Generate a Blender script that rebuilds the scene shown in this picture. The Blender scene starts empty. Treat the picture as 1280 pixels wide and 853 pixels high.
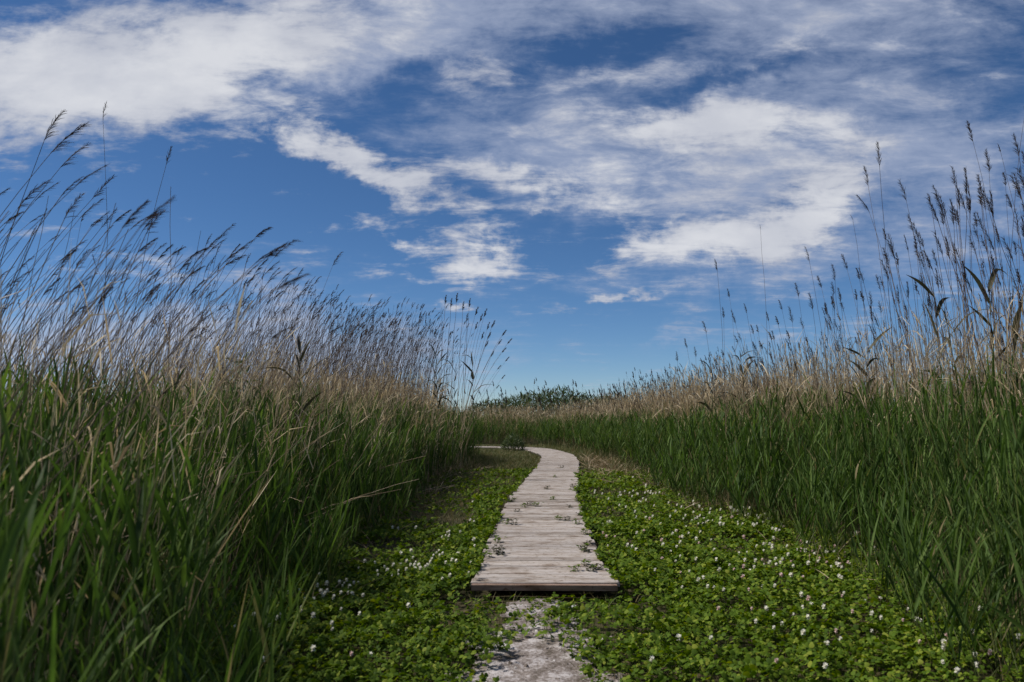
import bpy, math, random
import numpy as np
from mathutils import Vector, Matrix

rng = np.random.default_rng(11)
random.seed(11)
scene = bpy.context.scene
COL = scene.collection
R = math.radians

# ------------------------------------------------------------------ camera
CAM_H = 1.3
F = 28.0 / 36.0 * 1280.0
PITCH = math.atan(93.5 / F)
cp, sp = math.cos(PITCH), math.sin(PITCH)
cam_d = bpy.data.cameras.new('camera')
cam = bpy.data.objects.new('camera', cam_d)
COL.objects.link(cam)
cam.location = (0, 0, CAM_H)
cam.rotation_euler = (math.pi / 2 + PITCH, 0, 0)
cam_d.lens = 28.0
cam_d.sensor_width = 36.0
cam_d.clip_start = 0.05
cam_d.clip_end = 6000
cam_d.dof.use_dof = True
cam_d.dof.focus_distance = 10.0
cam_d.dof.aperture_fstop = 3.5
scene.camera = cam


def ray(px, py):
    u = (px - 640.0) / F
    v = -(py - 426.5) / F
    return np.array([u, cp - sp * v, sp + cp * v])


def at(px, py, depth):
    """point seen in the photo at (px, py), depth metres ahead"""
    d = ray(px, py)
    return np.array([0, 0, CAM_H]) + d * (depth / d[1])


def proj(P):
    P = np.atleast_2d(P)
    x, y, z = P[:, 0], P[:, 1], P[:, 2] - CAM_H
    w = y * cp + z * sp
    v = -y * sp + z * cp
    w = np.where(w < 0.05, 0.05, w)
    return 640 + F * x / w, 426.5 - F * v / w


# ------------------------------------------------------------------ noise
def vnoise(x, y, seed=0):
    x = np.asarray(x, float); y = np.asarray(y, float)
    xi = np.floor(x).astype(np.int64); yi = np.floor(y).astype(np.int64)
    fx = x - xi; fy = y - yi
    fx = fx * fx * (3 - 2 * fx); fy = fy * fy * (3 - 2 * fy)

    def h(a, b):
        n = (a * 374761393 + b * 668265263 + seed * 974634777) & 0x7fffffff
        n = ((n ^ (n >> 13)) * 1274126177) & 0x7fffffff
        n = n ^ (n >> 16)
        return (n & 0xffff) / 65535.0
    return (h(xi, yi) * (1 - fx) + h(xi + 1, yi) * fx) * (1 - fy) + \
           (h(xi, yi + 1) * (1 - fx) + h(xi + 1, yi + 1) * fx) * fy


def fbm(x, y, seed=0, o=4):
    s = 0; a = 0.5; t = 0
    for i in range(o):
        s = s + a * vnoise(x * 2 ** i, y * 2 ** i, seed + i); t += a; a *= 0.5
    return s / t


# ------------------------------------------------------------------ materials
def nodes_of(m):
    m.use_nodes = True
    nt = m.node_tree
    nt.nodes.clear()
    return nt, nt.nodes, nt.links


def ramp(N, stops):
    r = N.new('ShaderNodeValToRGB')
    e = r.color_ramp.elements
    while len(e) < len(stops):
        e.new(0.5)
    for k, (p, c) in enumerate(stops):
        e[k].position = p; e[k].color = (*c, 1)
    return r


def plant_mat(name, stops, trans=0.3, rough=0.55, alt=None, spec=0.3):
    """leaf-like surface: tint varies per leaf and per plant; attribute 'along' (0 foot .. 1 tip) fades to alt stops"""
    m = bpy.data.materials.new(name)
    nt, N, L = nodes_of(m)
    out = N.new('ShaderNodeOutputMaterial')
    geo = N.new('ShaderNodeNewGeometry')
    oi = N.new('ShaderNodeObjectInfo')
    add = N.new('ShaderNodeMath'); add.operation = 'ADD'
    fr = N.new('ShaderNodeMath'); fr.operation = 'FRACT'
    L.new(geo.outputs['Random Per Island'], add.inputs[0]); L.new(oi.outputs['Random'], add.inputs[1])
    L.new(add.outputs[0], fr.inputs[0])
    r = ramp(N, stops)
    L.new(fr.outputs[0], r.inputs[0])
    col = r.outputs[0]
    if alt:
        r2 = ramp(N, alt)
        L.new(fr.outputs[0], r2.inputs[0])
        at_ = N.new('ShaderNodeAttribute'); at_.attribute_name = 'along'
        mx = N.new('ShaderNodeMix'); mx.data_type = 'RGBA'
        L.new(at_.outputs['Fac'], mx.inputs['Factor']); L.new(col, mx.inputs['A']); L.new(r2.outputs[0], mx.inputs['B'])
        col = mx.outputs['Result']
    b = N.new('ShaderNodeBsdfPrincipled')
    b.inputs['Roughness'].default_value = rough
    b.inputs['Specular IOR Level'].default_value = spec
    L.new(col, b.inputs['Base Color'])
    if trans > 0:
        t = N.new('ShaderNodeBsdfTranslucent')
        hs = N.new('ShaderNodeHueSaturation')
        hs.inputs['Saturation'].default_value = 1.15; hs.inputs['Value'].default_value = 1.3
        L.new(col, hs.inputs['Color']); L.new(hs.outputs[0], t.inputs['Color'])
        ms = N.new('ShaderNodeMixShader'); ms.inputs[0].default_value = trans
        L.new(b.outputs[0], ms.inputs[1]); L.new(t.outputs[0], ms.inputs[2])
        L.new(ms.outputs[0], out.inputs[0])
    else:
        L.new(b.outputs[0], out.inputs[0])
    return m


G1, G2, G3, G4 = (0.033, 0.062, 0.015), (0.052, 0.094, 0.020), (0.080, 0.136, 0.028), (0.124, 0.183, 0.042)
M_GREEN = plant_mat('reed_leaf', [(0, G1), (0.35, G2), (0.7, G3), (0.92, G4), (0.965, (0.15, 0.15, 0.055)), (1, (0.22, 0.18, 0.09))], 0.36, 0.6, spec=0.15)
M_GSTEM = plant_mat('reed_green_stem', [(0, (0.05, 0.08, 0.02)), (0.6, (0.08, 0.12, 0.03)), (1, (0.16, 0.17, 0.06))], 0.0, 0.5)
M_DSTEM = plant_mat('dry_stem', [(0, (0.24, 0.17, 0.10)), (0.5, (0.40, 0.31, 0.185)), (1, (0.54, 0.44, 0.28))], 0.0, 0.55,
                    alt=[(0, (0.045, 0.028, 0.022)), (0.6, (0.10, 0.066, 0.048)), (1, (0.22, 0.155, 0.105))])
M_DLEAF = plant_mat('dry_leaf', [(0, (0.30, 0.22, 0.125)), (0.5, (0.50, 0.395, 0.24)), (1, (0.66, 0.55, 0.37))], 0.3, 0.6)
M_DARKLEAF = plant_mat('withered_leaf', [(0, (0.03, 0.03, 0.014)), (0.6, (0.055, 0.052, 0.024)), (1, (0.10, 0.085, 0.045))], 0.2, 0.55)
M_PLUME = plant_mat('seed_head_brown', [(0, (0.025, 0.018, 0.018)), (0.6, (0.055, 0.038, 0.033)), (1, (0.11, 0.08, 0.06))], 0.15, 0.8, spec=0.1)
M_CLOVER = plant_mat('clover_leaf', [(0, (0.036, 0.070, 0.005)), (0.45, (0.074, 0.127, 0.009)), (0.8, (0.122, 0.182, 0.014)), (1, (0.225, 0.255, 0.035))], 0.3, 0.65, spec=0.12)
M_GRASS = plant_mat('short_grass', [(0, (0.05, 0.075, 0.018)), (0.4, (0.085, 0.105, 0.028)), (0.7, (0.14, 0.13, 0.05)), (1, (0.26, 0.2, 0.10))], 0.25, 0.6)
M_STRAW = plant_mat('straw', [(0, (0.16, 0.11, 0.06)), (0.5, (0.3, 0.22, 0.13)), (1, (0.5, 0.41, 0.28))], 0.15, 0.6)
M_BUSH = plant_mat('thicket_leaf', [(0, (0.035, 0.058, 0.018)), (0.6, (0.06, 0.088, 0.027)), (1, (0.11, 0.13, 0.05))], 0.3, 0.55)
M_PETALW = plant_mat('petal_white', [(0, (0.74, 0.72, 0.62)), (0.5, (0.84, 0.82, 0.74)), (1, (0.88, 0.87, 0.82))], 0.4, 0.6,
                     alt=[(0, (0.45, 0.42, 0.28)), (1, (0.6, 0.55, 0.42))])
M_PETALP = plant_mat('petal_pink', [(0, (0.74, 0.55, 0.52)), (0.5, (0.78, 0.64, 0.6)), (1, (0.82, 0.74, 0.7))], 0.3, 0.6,
                     alt=[(0, (0.5, 0.22, 0.2)), (1, (0.58, 0.33, 0.28))])
M_FSTEM = plant_mat('flower_stem', [(0, (0.06, 0.11, 0.03)), (1, (0.11, 0.15, 0.05))], 0.0, 0.5)


def wood_mat(name='weathered_wood', k=(1, 1, 1)):
    m = bpy.data.materials.new(name)
    nt, N, L = nodes_of(m)
    out = N.new('ShaderNodeOutputMaterial'); b = N.new('ShaderNodeBsdfPrincipled')
    L.new(b.outputs[0], out.inputs[0])
    uv = N.new('ShaderNodeUVMap'); uv.uv_map = 'UVMap'
    geo = N.new('ShaderNodeNewGeometry')
    mp = N.new('ShaderNodeMapping'); mp.inputs['Scale'].default_value = (1.6, 34, 1)
    L.new(uv.outputs[0], mp.inputs[0])
    n1 = N.new('ShaderNodeTexNoise'); n1.inputs['Scale'].default_value = 2.2; n1.inputs['Detail'].default_value = 7
    n1.inputs['Roughness'].default_value = 0.65; n1.inputs['Distortion'].default_value = 0.4
    L.new(mp.outputs[0], n1.inputs['Vector'])
    n2 = N.new('ShaderNodeTexNoise'); n2.inputs['Scale'].default_value = 5.0; n2.inputs['Detail'].default_value = 6
    L.new(uv.outputs[0], n2.inputs['Vector'])
    r1 = ramp(N, [(0.22, (0.15, 0.125, 0.11)), (0.42, (0.34, 0.31, 0.29)), (0.6, (0.45, 0.425, 0.41)), (0.8, (0.58, 0.56, 0.545))])
    L.new(n1.outputs[0], r1.inputs[0])
    # per plank tint
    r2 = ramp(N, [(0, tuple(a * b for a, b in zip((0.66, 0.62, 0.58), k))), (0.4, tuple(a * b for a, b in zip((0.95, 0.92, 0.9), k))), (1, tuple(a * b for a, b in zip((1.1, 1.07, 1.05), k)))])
    L.new(geo.outputs['Random Per Island'], r2.inputs[0])
    mul = N.new('ShaderNodeMix'); mul.data_type = 'RGBA'; mul.blend_type = 'MULTIPLY'; mul.inputs['Factor'].default_value = 1
    L.new(r1.outputs[0], mul.inputs['A']); L.new(r2.outputs[0], mul.inputs['B'])
    # mud stains
    r3 = ramp(N, [(0.32, (0.5, 0.43, 0.36)), (0.47, (0.9, 0.87, 0.83)), (0.62, (1, 1, 1))])
    L.new(n2.outputs[0], r3.inputs[0])
    mul2 = N.new('ShaderNodeMix'); mul2.data_type = 'RGBA'; mul2.blend_type = 'MULTIPLY'; mul2.inputs['Factor'].default_value = 1
    L.new(mul.outputs['Result'], mul2.inputs['A']); L.new(r3.outputs[0], mul2.inputs['B'])
    n3 = N.new('ShaderNodeTexNoise'); n3.inputs['Scale'].default_value = 26; n3.inputs['Detail'].default_value = 5
    L.new(uv.outputs[0], n3.inputs['Vector'])
    r4 = ramp(N, [(0.33, (0.42, 0.36, 0.3)), (0.42, (0.93, 0.92, 0.9)), (0.55, (1, 1, 1))])
    L.new(n3.outputs[0], r4.inputs[0])
    mul3 = N.new('ShaderNodeMix'); mul3.data_type = 'RGBA'; mul3.blend_type = 'MULTIPLY'; mul3.inputs['Factor'].default_value = 0.8
    L.new(mul2.outputs['Result'], mul3.inputs['A']); L.new(r4.outputs[0], mul3.inputs['B'])
    L.new(mul3.outputs['Result'], b.inputs['Base Color'])
    b.inputs['Roughness'].default_value = 0.85
    b.inputs['Specular IOR Level'].default_value = 0.2
    bp = N.new('ShaderNodeBump'); bp.inputs['Strength'].default_value = 0.5; bp.inputs['Distance'].default_value = 0.006
    L.new(n1.outputs[0], bp.inputs['Height']); L.new(bp.outputs[0], b.inputs['Normal'])
    return m


def soil_mat(name, dark, mid, light, s1, s2, cracks=False):
    m = bpy.data.materials.new(name)
    nt, N, L = nodes_of(m)
    out = N.new('ShaderNodeOutputMaterial'); b = N.new('ShaderNodeBsdfPrincipled')
    L.new(b.outputs[0], out.inputs[0])
    tc = N.new('ShaderNodeTexCoord')
    n1 = N.new('ShaderNodeTexNoise'); n1.inputs['Scale'].default_value = s1; n1.inputs['Detail'].default_value = 9; n1.inputs['Roughness'].default_value = 0.62
    L.new(tc.outputs['Object'], n1.inputs['Vector'])
    n2 = N.new('ShaderNodeTexNoise'); n2.inputs['Scale'].default_value = s2; n2.inputs['Detail'].default_value = 8; n2.inputs['Roughness'].default_value = 0.7
    L.new(tc.outputs['Object'], n2.inputs['Vector'])
    mixf = N.new('ShaderNodeMath'); mixf.operation = 'MULTIPLY_ADD'; mixf.inputs[1].default_value = 0.4
    L.new(n2.outputs[0], mixf.inputs[0])
    ad = N.new('ShaderNodeMath'); ad.operation = 'MULTIPLY'; ad.inputs[1].default_value = 0.6
    L.new(n1.outputs[0], ad.inputs[0]); L.new(ad.outputs[0], mixf.inputs[2])
    r = ramp(N, [(0.40, dark), (0.49, mid), (0.58, light)])
    L.new(mixf.outputs[0], r.inputs[0])
    col = r.outputs[0]
    hgt = mixf.outputs[0]
    if cracks:
        v = N.new('ShaderNodeTexVoronoi'); v.feature = 'DISTANCE_TO_EDGE'; v.inputs['Scale'].default_value = 9
        wv = N.new('ShaderNodeVectorMath'); wv.operation = 'MULTIPLY_ADD'; wv.inputs[1].default_value = (0.12, 0.12, 0.12)
        L.new(n2.outputs['Color'], wv.inputs[0]); L.new(tc.outputs['Object'], wv.inputs[2])
        L.new(wv.outputs[0], v.inputs['Vector'])
        rc = ramp(N, [(0.0, (0.45, 0.42, 0.38)), (0.035, (1, 1, 1))])
        L.new(v.outputs['Distance'], rc.inputs[0])
        mm = N.new('ShaderNodeMix'); mm.data_type = 'RGBA'; mm.blend_type = 'MULTIPLY'
        L.new(n1.outputs[0], mm.inputs['Factor'])
        L.new(col, mm.inputs['A']); L.new(rc.outputs[0], mm.inputs['B'])
        col = mm.outputs['Result']
    L.new(col, b.inputs['Base Color'])
    b.inputs['Roughness'].default_value = 0.95
    b.inputs['Specular IOR Level'].default_value = 0.1
    bp = N.new('ShaderNodeBump'); bp.inputs['Strength'].default_value = 0.7; bp.inputs['Distance'].default_value = 0.03
    L.new(hgt, bp.inputs['Height']); L.new(bp.outputs[0], b.inputs['Normal'])
    return m


M_WOOD = wood_mat()
M_WOODDARK = wood_mat('shade_tinted_wood', (0.8, 0.62, 0.52))  # deck wood darkened: the front board's shade is put into its colour
M_SOIL = soil_mat('soil', (0.022, 0.02, 0.011), (0.05, 0.045, 0.022), (0.10, 0.08, 0.045), 1.3, 14)
M_DIRT = soil_mat('pale_dirt', (0.085, 0.068, 0.052), (0.23, 0.195, 0.175), (0.50, 0.465, 0.455), 7.0, 55, True)

# ------------------------------------------------------------------ mesh helpers


class Geo:
    def __init__(self):
        self.V, self.Q, self.A, self.MI = [], [], [], []
        self.n = 0

    def add(self, V, Q, along=None, mi=0):
        V = np.asarray(V, float).reshape(-1, 3); Q = np.asarray(Q, np.int64).reshape(-1, 4)
        self.V.append(V); self.Q.append(Q + self.n)
        self.A.append(np.zeros(len(V)) if along is None else np.asarray(along, float).ravel())
        self.MI.append(np.full(len(Q), mi, np.int32))
        self.n += len(V)
        return self

    def ribbons(self, P, W, S, fold=0.0, along=None, mi=0):
        """P N,K,3 centre lines; W N,K full widths; S N,3 or N,K,3 side directions"""
        N_, K, _ = P.shape
        if N_ == 0:
            return self
        if S.ndim == 2:
            S = np.repeat(S[:, None, :], K, 1)
        if along is None:
            along = np.repeat(np.linspace(0, 1, K)[None], N_, 0)
        h = 0.5 * W[..., None] * S
        if fold:
            T = np.gradient(P, axis=1)
            nr = np.cross(T, S); nr /= np.linalg.norm(nr, axis=2, keepdims=True) + 1e-9
            V = np.stack([P - h, P + nr * (fold * W[..., None]), P + h], 2)
            c = 3
        else:
            V = np.stack([P - h, P + h], 2); c = 2
        A = np.repeat(along[:, :, None], c, 2)
        idx = np.arange(N_ * K * c).reshape(N_, K, c)
        qs = []
        for j in range(c - 1):
            qs.append(np.stack([idx[:, :-1, j], idx[:, :-1, j + 1], idx[:, 1:, j + 1], idx[:, 1:, j]], -1).reshape(-1, 4))
        return self.add(V, np.concatenate(qs), A, mi)

    def tubes(self, P, Rd, sides=3, along=None, mi=0):
        N_, K, _ = P.shape
        if N_ == 0:
            return self
        if along is None:
            along = np.repeat(np.linspace(0, 1, K)[None], N_, 0)
        T = np.gradient(P, axis=1); T /= np.linalg.norm(T, axis=2, keepdims=True) + 1e-9
        ref = np.zeros_like(T); ref[..., 0] = 1.0; ref[..., 1] = 0.31
        A1 = np.cross(T, ref); A1 /= np.linalg.norm(A1, axis=2, keepdims=True) + 1e-9
        B1 = np.cross(T, A1)
        an = np.arange(sides) * 2 * np.pi / sides
        V = P[:, :, None] + Rd[..., None, None] * (A1[:, :, None] * np.cos(an)[None, None, :, None] + B1[:, :, None] * np.sin(an)[None, None, :, None])
        A = np.repeat(along[:, :, None], sides, 2)
        idx = np.arange(N_ * K * sides).reshape(N_, K, sides)
        nx = np.roll(idx, -1, 2)
        Q = np.stack([idx[:, :-1], nx[:, :-1], nx[:, 1:], idx[:, 1:]], -1).reshape(-1, 4)
        return self.add(V, Q, A, mi)

    def mesh(self, name, mats):
        V = np.concatenate(self.V); Q = np.concatenate(self.Q); A = np.concatenate(self.A); MI = np.concatenate(self.MI)
        me = bpy.data.meshes.new(name)
        me.vertices.add(len(V)); me.vertices.foreach_set('co', V.astype(np.float32).ravel())
        me.loops.add(len(Q) * 4); me.loops.foreach_set('vertex_index', Q.astype(np.int32).ravel())
        me.polygons.add(len(Q)); me.polygons.foreach_set('loop_start', np.arange(0, len(Q) * 4, 4, dtype=np.int32))
        me.polygons.foreach_set('material_index', MI)
        me.polygons.foreach_set('use_smooth', np.ones(len(Q), bool))
        for m in (mats if isinstance(mats, (list, tuple)) else [mats]):
            me.materials.append(m)
        at_ = me.attributes.new('along', 'FLOAT', 'POINT')
        at_.data.foreach_set('value', A.astype(np.float32))
        me.update(calc_edges=True)
        return me


def link(name, me, parent=None, loc=(0, 0, 0)):
    o = bpy.data.objects.new(name, me)
    COL.objects.link(o)
    o.location = loc
    if parent:
        o.parent = parent
    return o


def tag(o, label=None, cat=None, group=None, kind=None):
    if label: o['label'] = label
    if cat: o['category'] = cat
    if group: o['group'] = group
    if kind: o['kind'] = kind
    return o


def thing(name, label, cat, loc, rz=0.0, group=None, sc=1.0):
    o = bpy.data.objects.new(name, None)
    o.empty_display_size = 0.1
    COL.objects.link(o)
    o.location = loc; o.rotation_euler = (0, 0, rz); o.scale = (sc, sc, sc)
    return tag(o, label, cat, group)


def unit(v):
    return v / (np.linalg.norm(v, axis=-1, keepdims=True) + 1e-9)


# ------------------------------------------------------------------ plant generators
def stem_point(B, H, bend, t, p=2.2):
    """B N,3; H N; bend N,2; t scalar or N array (any shape broadcast) -> points"""
    t = np.asarray(t)
    out = np.empty(t.shape + (3,))
    ex = (1,) * (t.ndim - 1)
    Hb = H.reshape((-1,) + ex); bx = bend[:, 0].reshape((-1,) + ex); by = bend[:, 1].reshape((-1,) + ex)
    tp = t ** p
    out[..., 0] = B[:, 0].reshape((-1,) + ex) + bx * tp
    out[..., 1] = B[:, 1].reshape((-1,) + ex) + by * tp
    out[..., 2] = B[:, 2].reshape((-1,) + ex) + Hb * t
    return out


def green_reeds(B, H, bend, nl, K, fold, stemgeo, leafgeo, wscale=1.0, wind=(0.25, 0.0), smi=0, lmi=0, t0=0.12, spread=1.0):
    N_ = len(B)
    t0 = np.where(B[:, 0] > 0.3, 0.30, t0) if N_ > 1 else t0
    if N_ == 0:
        return
    ts = np.repeat(np.linspace(0, 1, 5)[None], N_, 0)
    P = stem_point(B, H, bend, ts, 1.8)
    stemgeo.tubes(P, np.repeat(np.linspace(0.0042, 0.0016, 5)[None], N_, 0) * wscale, 3, mi=smi)
    az0 = rng.uniform(0, 2 * np.pi, N_)
    for i in range(nl):
        t = np.clip(t0 + (1.0 - t0) * (i + rng.uniform(0, 0.8, N_)) / nl, 0, 1)
        A = stem_point(B, H, bend, t[:, None], 1.8)[:, 0]
        az = az0 + i * np.pi + rng.normal(0, 0.5, N_)
        out = np.stack([np.cos(az) + wind[0], np.sin(az) + wind[1], np.zeros(N_)], 1); out = unit(out)
        ang = np.radians(rng.uniform(8, 34, N_)) * spread * (1.15 - 0.5 * t)
        D = out * np.sin(ang)[:, None] + np.array([0, 0, 1.0]) * np.cos(ang)[:, None]
        l = rng.uniform(0.20, 0.46, N_) * (0.75 + 0.5 * np.sin(np.pi * np.clip(t, 0.05, 0.95)))
        dr = rng.uniform(0.0, 0.35, N_) * l
        s = np.linspace(0, 1, K)
        LP = A[:, None] + D[:, None] * (l[:, None] * s[None])[..., None] + \
            (out * 0.6 - np.array([0, 0, 0.8]))[:, None] * (dr[:, None] * (s ** 2)[None])[..., None]
        wp = np.interp(s, [0, 0.12, 0.4, 0.75, 1.0], [0.45, 0.85, 1.0, 0.6, 0.04])
        w = rng.uniform(0.009, 0.024, N_) * wscale
        side = unit(np.cross(D, np.array([0, 0, 1.0])) + rng.normal(0, 0.35, (N_, 3)))
        leafgeo.ribbons(LP, w[:, None] * wp[None], side, fold, mi=lmi)


def seed_heads(g, A, T, Ln, wind, M, wid, K=3, mi=0, spread=1.0):
    """plumes hanging down-wind: A N,3 lower end, T N,3 unit direction, Ln N length, wind 3"""
    N_ = len(A)
    if N_ == 0:
        return
    T = unit(T)
    wind = np.broadcast_to(np.asarray(wind, float), (N_, 3))
    ts = np.linspace(0, 1, 4)
    ax = A[:, None] + T[:, None] * (Ln[:, None] * ts[None])[..., None] + wind[:, None] * (Ln[:, None] * 0.30 * (ts ** 2)[None])[..., None]
    g.tubes(ax, np.repeat(np.array([[0.0022, 0.002, 0.0014, 0.0006]]), N_, 0) * (wid / 0.003), 3, mi=mi)
    for j in range(M):
        u = (j + rng.uniform(0, 1, N_)) / M * 0.92
        st = A + T * (Ln * u)[:, None] + wind * (Ln * 0.30 * u ** 2)[:, None]
        rad = unit(rng.normal(0, 1, (N_, 3)))
        rad = unit(rad - T * np.sum(rad * T, 1, keepdims=True))
        D = unit(T * rng.uniform(0.75, 1.2, (N_, 1)) + rad * 0.42 * spread + wind * rng.uniform(0.1, 0.6, (N_, 1)))
        l = Ln * rng.uniform(0.22, 0.42, N_) * (1.0 - 0.55 * u)
        s = np.linspace(0, 1, K)
        P = st[:, None] + D[:, None] * (l[:, None] * s[None])[..., None] + (wind * 0.5 + np.array([0, 0, -0.35]))[:, None] * (l[:, None] * 0.45 * (s ** 2)[None])[..., None]
        wp = np.interp(s, [0, 0.55, 1], [0.6, 1.0, 0.25])
        side = unit(np.cross(D, rng.normal(0, 1, (N_, 3))))
        g.ribbons(P, wid * rng.uniform(0.7, 1.4, N_)[:, None] * wp[None], side, 0, mi=mi)


def dry_reeds(B, H, bend, stemgeo, leafgeo, plumegeo, wind, nl=4, K=9, M=10, sides=3, rad=0.0032, pw=0.004, pl=(0.13, 0.24),
              smi=0, lmi=0, pmi=0, p=2.2, plume=None, pspread=1.0, lspread=1.0, lw=1.0, t_leaf=(0.12, 0.62)):
    N_ = len(B)
    if N_ == 0:
        return
    ts = np.repeat(np.linspace(0, 1, K)[None], N_, 0)
    P = stem_point(B, H, bend, ts, p)
    wob = rng.normal(0, 0.012, (N_, K, 3)); wob[:, 0] = 0; wob[:, :, 2] = 0
    P = P + np.cumsum(wob, 1) * 0.5
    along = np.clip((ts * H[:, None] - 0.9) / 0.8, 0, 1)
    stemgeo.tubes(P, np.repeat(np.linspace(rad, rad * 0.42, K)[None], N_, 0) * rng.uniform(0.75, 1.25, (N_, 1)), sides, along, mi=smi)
    for i in range(nl):
        t = rng.uniform(t_leaf[0], t_leaf[1], N_)
        A = np.stack([np.array([np.interp(t[n], ts[n], P[n, :, c]) for n in range(N_)]) for c in range(3)], 1) if N_ < 40 else stem_point(B, H, bend, t[:, None], p)[:, 0]
        az = rng.uniform(0, 2 * np.pi, N_)
        out = unit(np.stack([np.cos(az) + wind[0], np.sin(az) + wind[1], np.zeros(N_)], 1))
        ang = np.radians(rng.uniform(10, 60, N_)) * lspread
        D = out * np.sin(ang)[:, None] + np.array([0, 0, 1.0]) * np.cos(ang)[:, None]
        l = rng.uniform(0.14, 0.36, N_)
        dr = rng.uniform(0.1, 1.1, N_) * l
        s = np.linspace(0, 1, 4)
        LP = A[:, None] + D[:, None] * (l[:, None] * s[None])[..., None] + (out * 0.2 - np.array([0, 0, 0.9]))[:, None] * (dr[:, None] * (s ** 2)[None])[..., None]
        wp = np.array([0.6, 1.0, 0.7, 0.08])
        side = unit(np.cross(D, np.array([0, 0, 1.0])) + rng.normal(0, 0.5, (N_, 3)))
        leafgeo.ribbons(LP, lw * rng.uniform(0.005, 0.012, N_)[:, None] * wp[None], side, 0, mi=lmi)
    if plume is None:
        plume = np.ones(N_, bool)
    T = unit(P[:, -1] - P[:, -2])
    seed_heads(plumegeo, P[plume, -1], T[plume], rng.uniform(*pl, plume.sum()), wind, M, pw, mi=pmi, spread=pspread)
    return P


# ------------------------------------------------------------------ layout
L_EDGE = np.array([(-1.05, 0.8), (-1.15, 2.4), (-1.5, 3.9), (-1.8, 5.2), (-1.9, 6.5), (-1.85, 10.8), (-1.35, 17), (-1.0, 22), (-1.2, 25), (-3, 26.6), (-12, 27.6)], float)
R_EDGE = np.array([(2.1, 0.8), (2.3, 2.4), (2.48, 4.0), (2.9, 6.0), (3.1, 7.6), (2.75, 10.8), (2.7, 16), (2.6, 25), (2.3, 30), (0.6, 35.5), (-3, 37.5), (-14, 39)], float)


def sample_bank(E, side, n_per_m2, s0, s1, ymin=-9, ymax=99, seed=0):
    """points behind an edge polyline; side -1 = to the left of its direction, +1 = right. returns xyz, s (depth behind the edge)"""
    pts, ss = [], []
    for a, b in zip(E[:-1], E[1:]):
        d = b - a; ln = np.linalg.norm(d); d = d / ln
        nrm = np.array([d[1], -d[0]]) * side
        n = rng.poisson(ln * (s1 - s0) * n_per_m2)
        t = rng.uniform(0, ln, n); s = rng.uniform(s0, s1, n)
        p = a[None] + d[None] * t[:, None] + nrm[None] * s[:, None]
        p += (fbm(p[:, 0] * 0.7, p[:, 1] * 0.7, 5)[:, None] - 0.5) * nrm[None] * 0.7
        pts.append(p); ss.append(s)
    p = np.concatenate(pts); s = np.concatenate(ss)
    k = (p[:, 1] > ymin) & (p[:, 1] < ymax)
    p, s = p[k], s[k]
    return np.concatenate([p, np.zeros((len(p), 1))], 1), s


def edge_x(E, y, upto):
    return np.interp(y, E[:upto, 1], E[:upto, 0])


def in_view(B, H, margin=60):
    px, py = proj(B + np.array([0, 0, 1.0]) * np.asarray(H)[:, None])
    return (px > -margin) & (px < 1280 + margin) & (B[:, 1] > 1.2)


# ------------------------------------------------------------------ ground
def ground():
    xs = np.unique(np.concatenate([np.linspace(-4, 5, 91), np.linspace(-40, 40, 41), np.linspace(-3000, 3000, 13)]))
    ys = np.unique(np.concatenate([np.linspace(-2, 16, 121), np.linspace(16, 70, 40), np.linspace(-3000, 3000, 13)]))
    X, Y = np.meshgrid(xs, ys)
    Z = (fbm(X * 1.2, Y * 1.2, 3) - 0.5) * 0.06 * (np.abs(X) < 40) * (np.abs(Y) < 80) - 0.012
    idx = np.arange(X.size).reshape(X.shape)
    g = Geo()
    g.add(np.stack([X, Y, Z], -1), np.stack([idx[:-1, :-1], idx[:-1, 1:], idx[1:, 1:], idx[1:, :-1]], -1).reshape(-1, 4))
    o = link('ground', g.mesh('ground', M_SOIL))
    tag(o, 'dark damp soil between the reed stands', 'ground', kind='structure')


ground()

PATH_C = np.array([(-0.1, -2), (0.02, 2), (0.07, 3.6), (0.10, 4.2), (0.15, 4.8), (0.19, 5.25), (0.22, 5.5)], float)
PATH_W = np.array([0.36, 0.32, 0.23, 0.17, 0.12, 0.055, -0.15])


def path_d(x, y):
    """signed distance outside the worn dirt path (negative inside)"""
    c = np.interp(y, PATH_C[:, 1], PATH_C[:, 0]); w = np.interp(y, PATH_C[:, 1], PATH_W)
    n = (fbm(x * 4.5, y * 4.5, 21, 5) - 0.5) * 0.62
    d = np.abs(x - c) - w + n
    return np.where(y > 5.7, 9.0, d)


def dirt_path():
    g = Geo()
    xs = np.linspace(-1.0, 1.1, 106); ys = np.linspace(-2, 5.8, 360)
    X, Y = np.meshgrid(xs, ys)
    D = path_d(X, Y)
    Z = 0.034 - 0.010 * np.clip(0.2 - D, 0, 0.3) + (fbm(X * 9, Y * 9, 31) - 0.5) * 0.022 - 0.06 * np.clip(D - 0.16, 0, 1)
    idx = np.arange(X.size).reshape(X.shape)
    keep = (D[:-1, :-1] < 0.24) & (D[1:, 1:] < 0.24)
    q = np.stack([idx[:-1, :-1], idx[:-1, 1:], idx[1:, 1:], idx[1:, :-1]], -1)[keep]
    g.add(np.stack([X, Y, Z], -1), q)
    o = link('dirt_path', g.mesh('dirt_path', M_DIRT))
    tag(o, 'pale trodden dirt path leading up to the boardwalk', 'path', kind='structure')


dirt_path()


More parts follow.
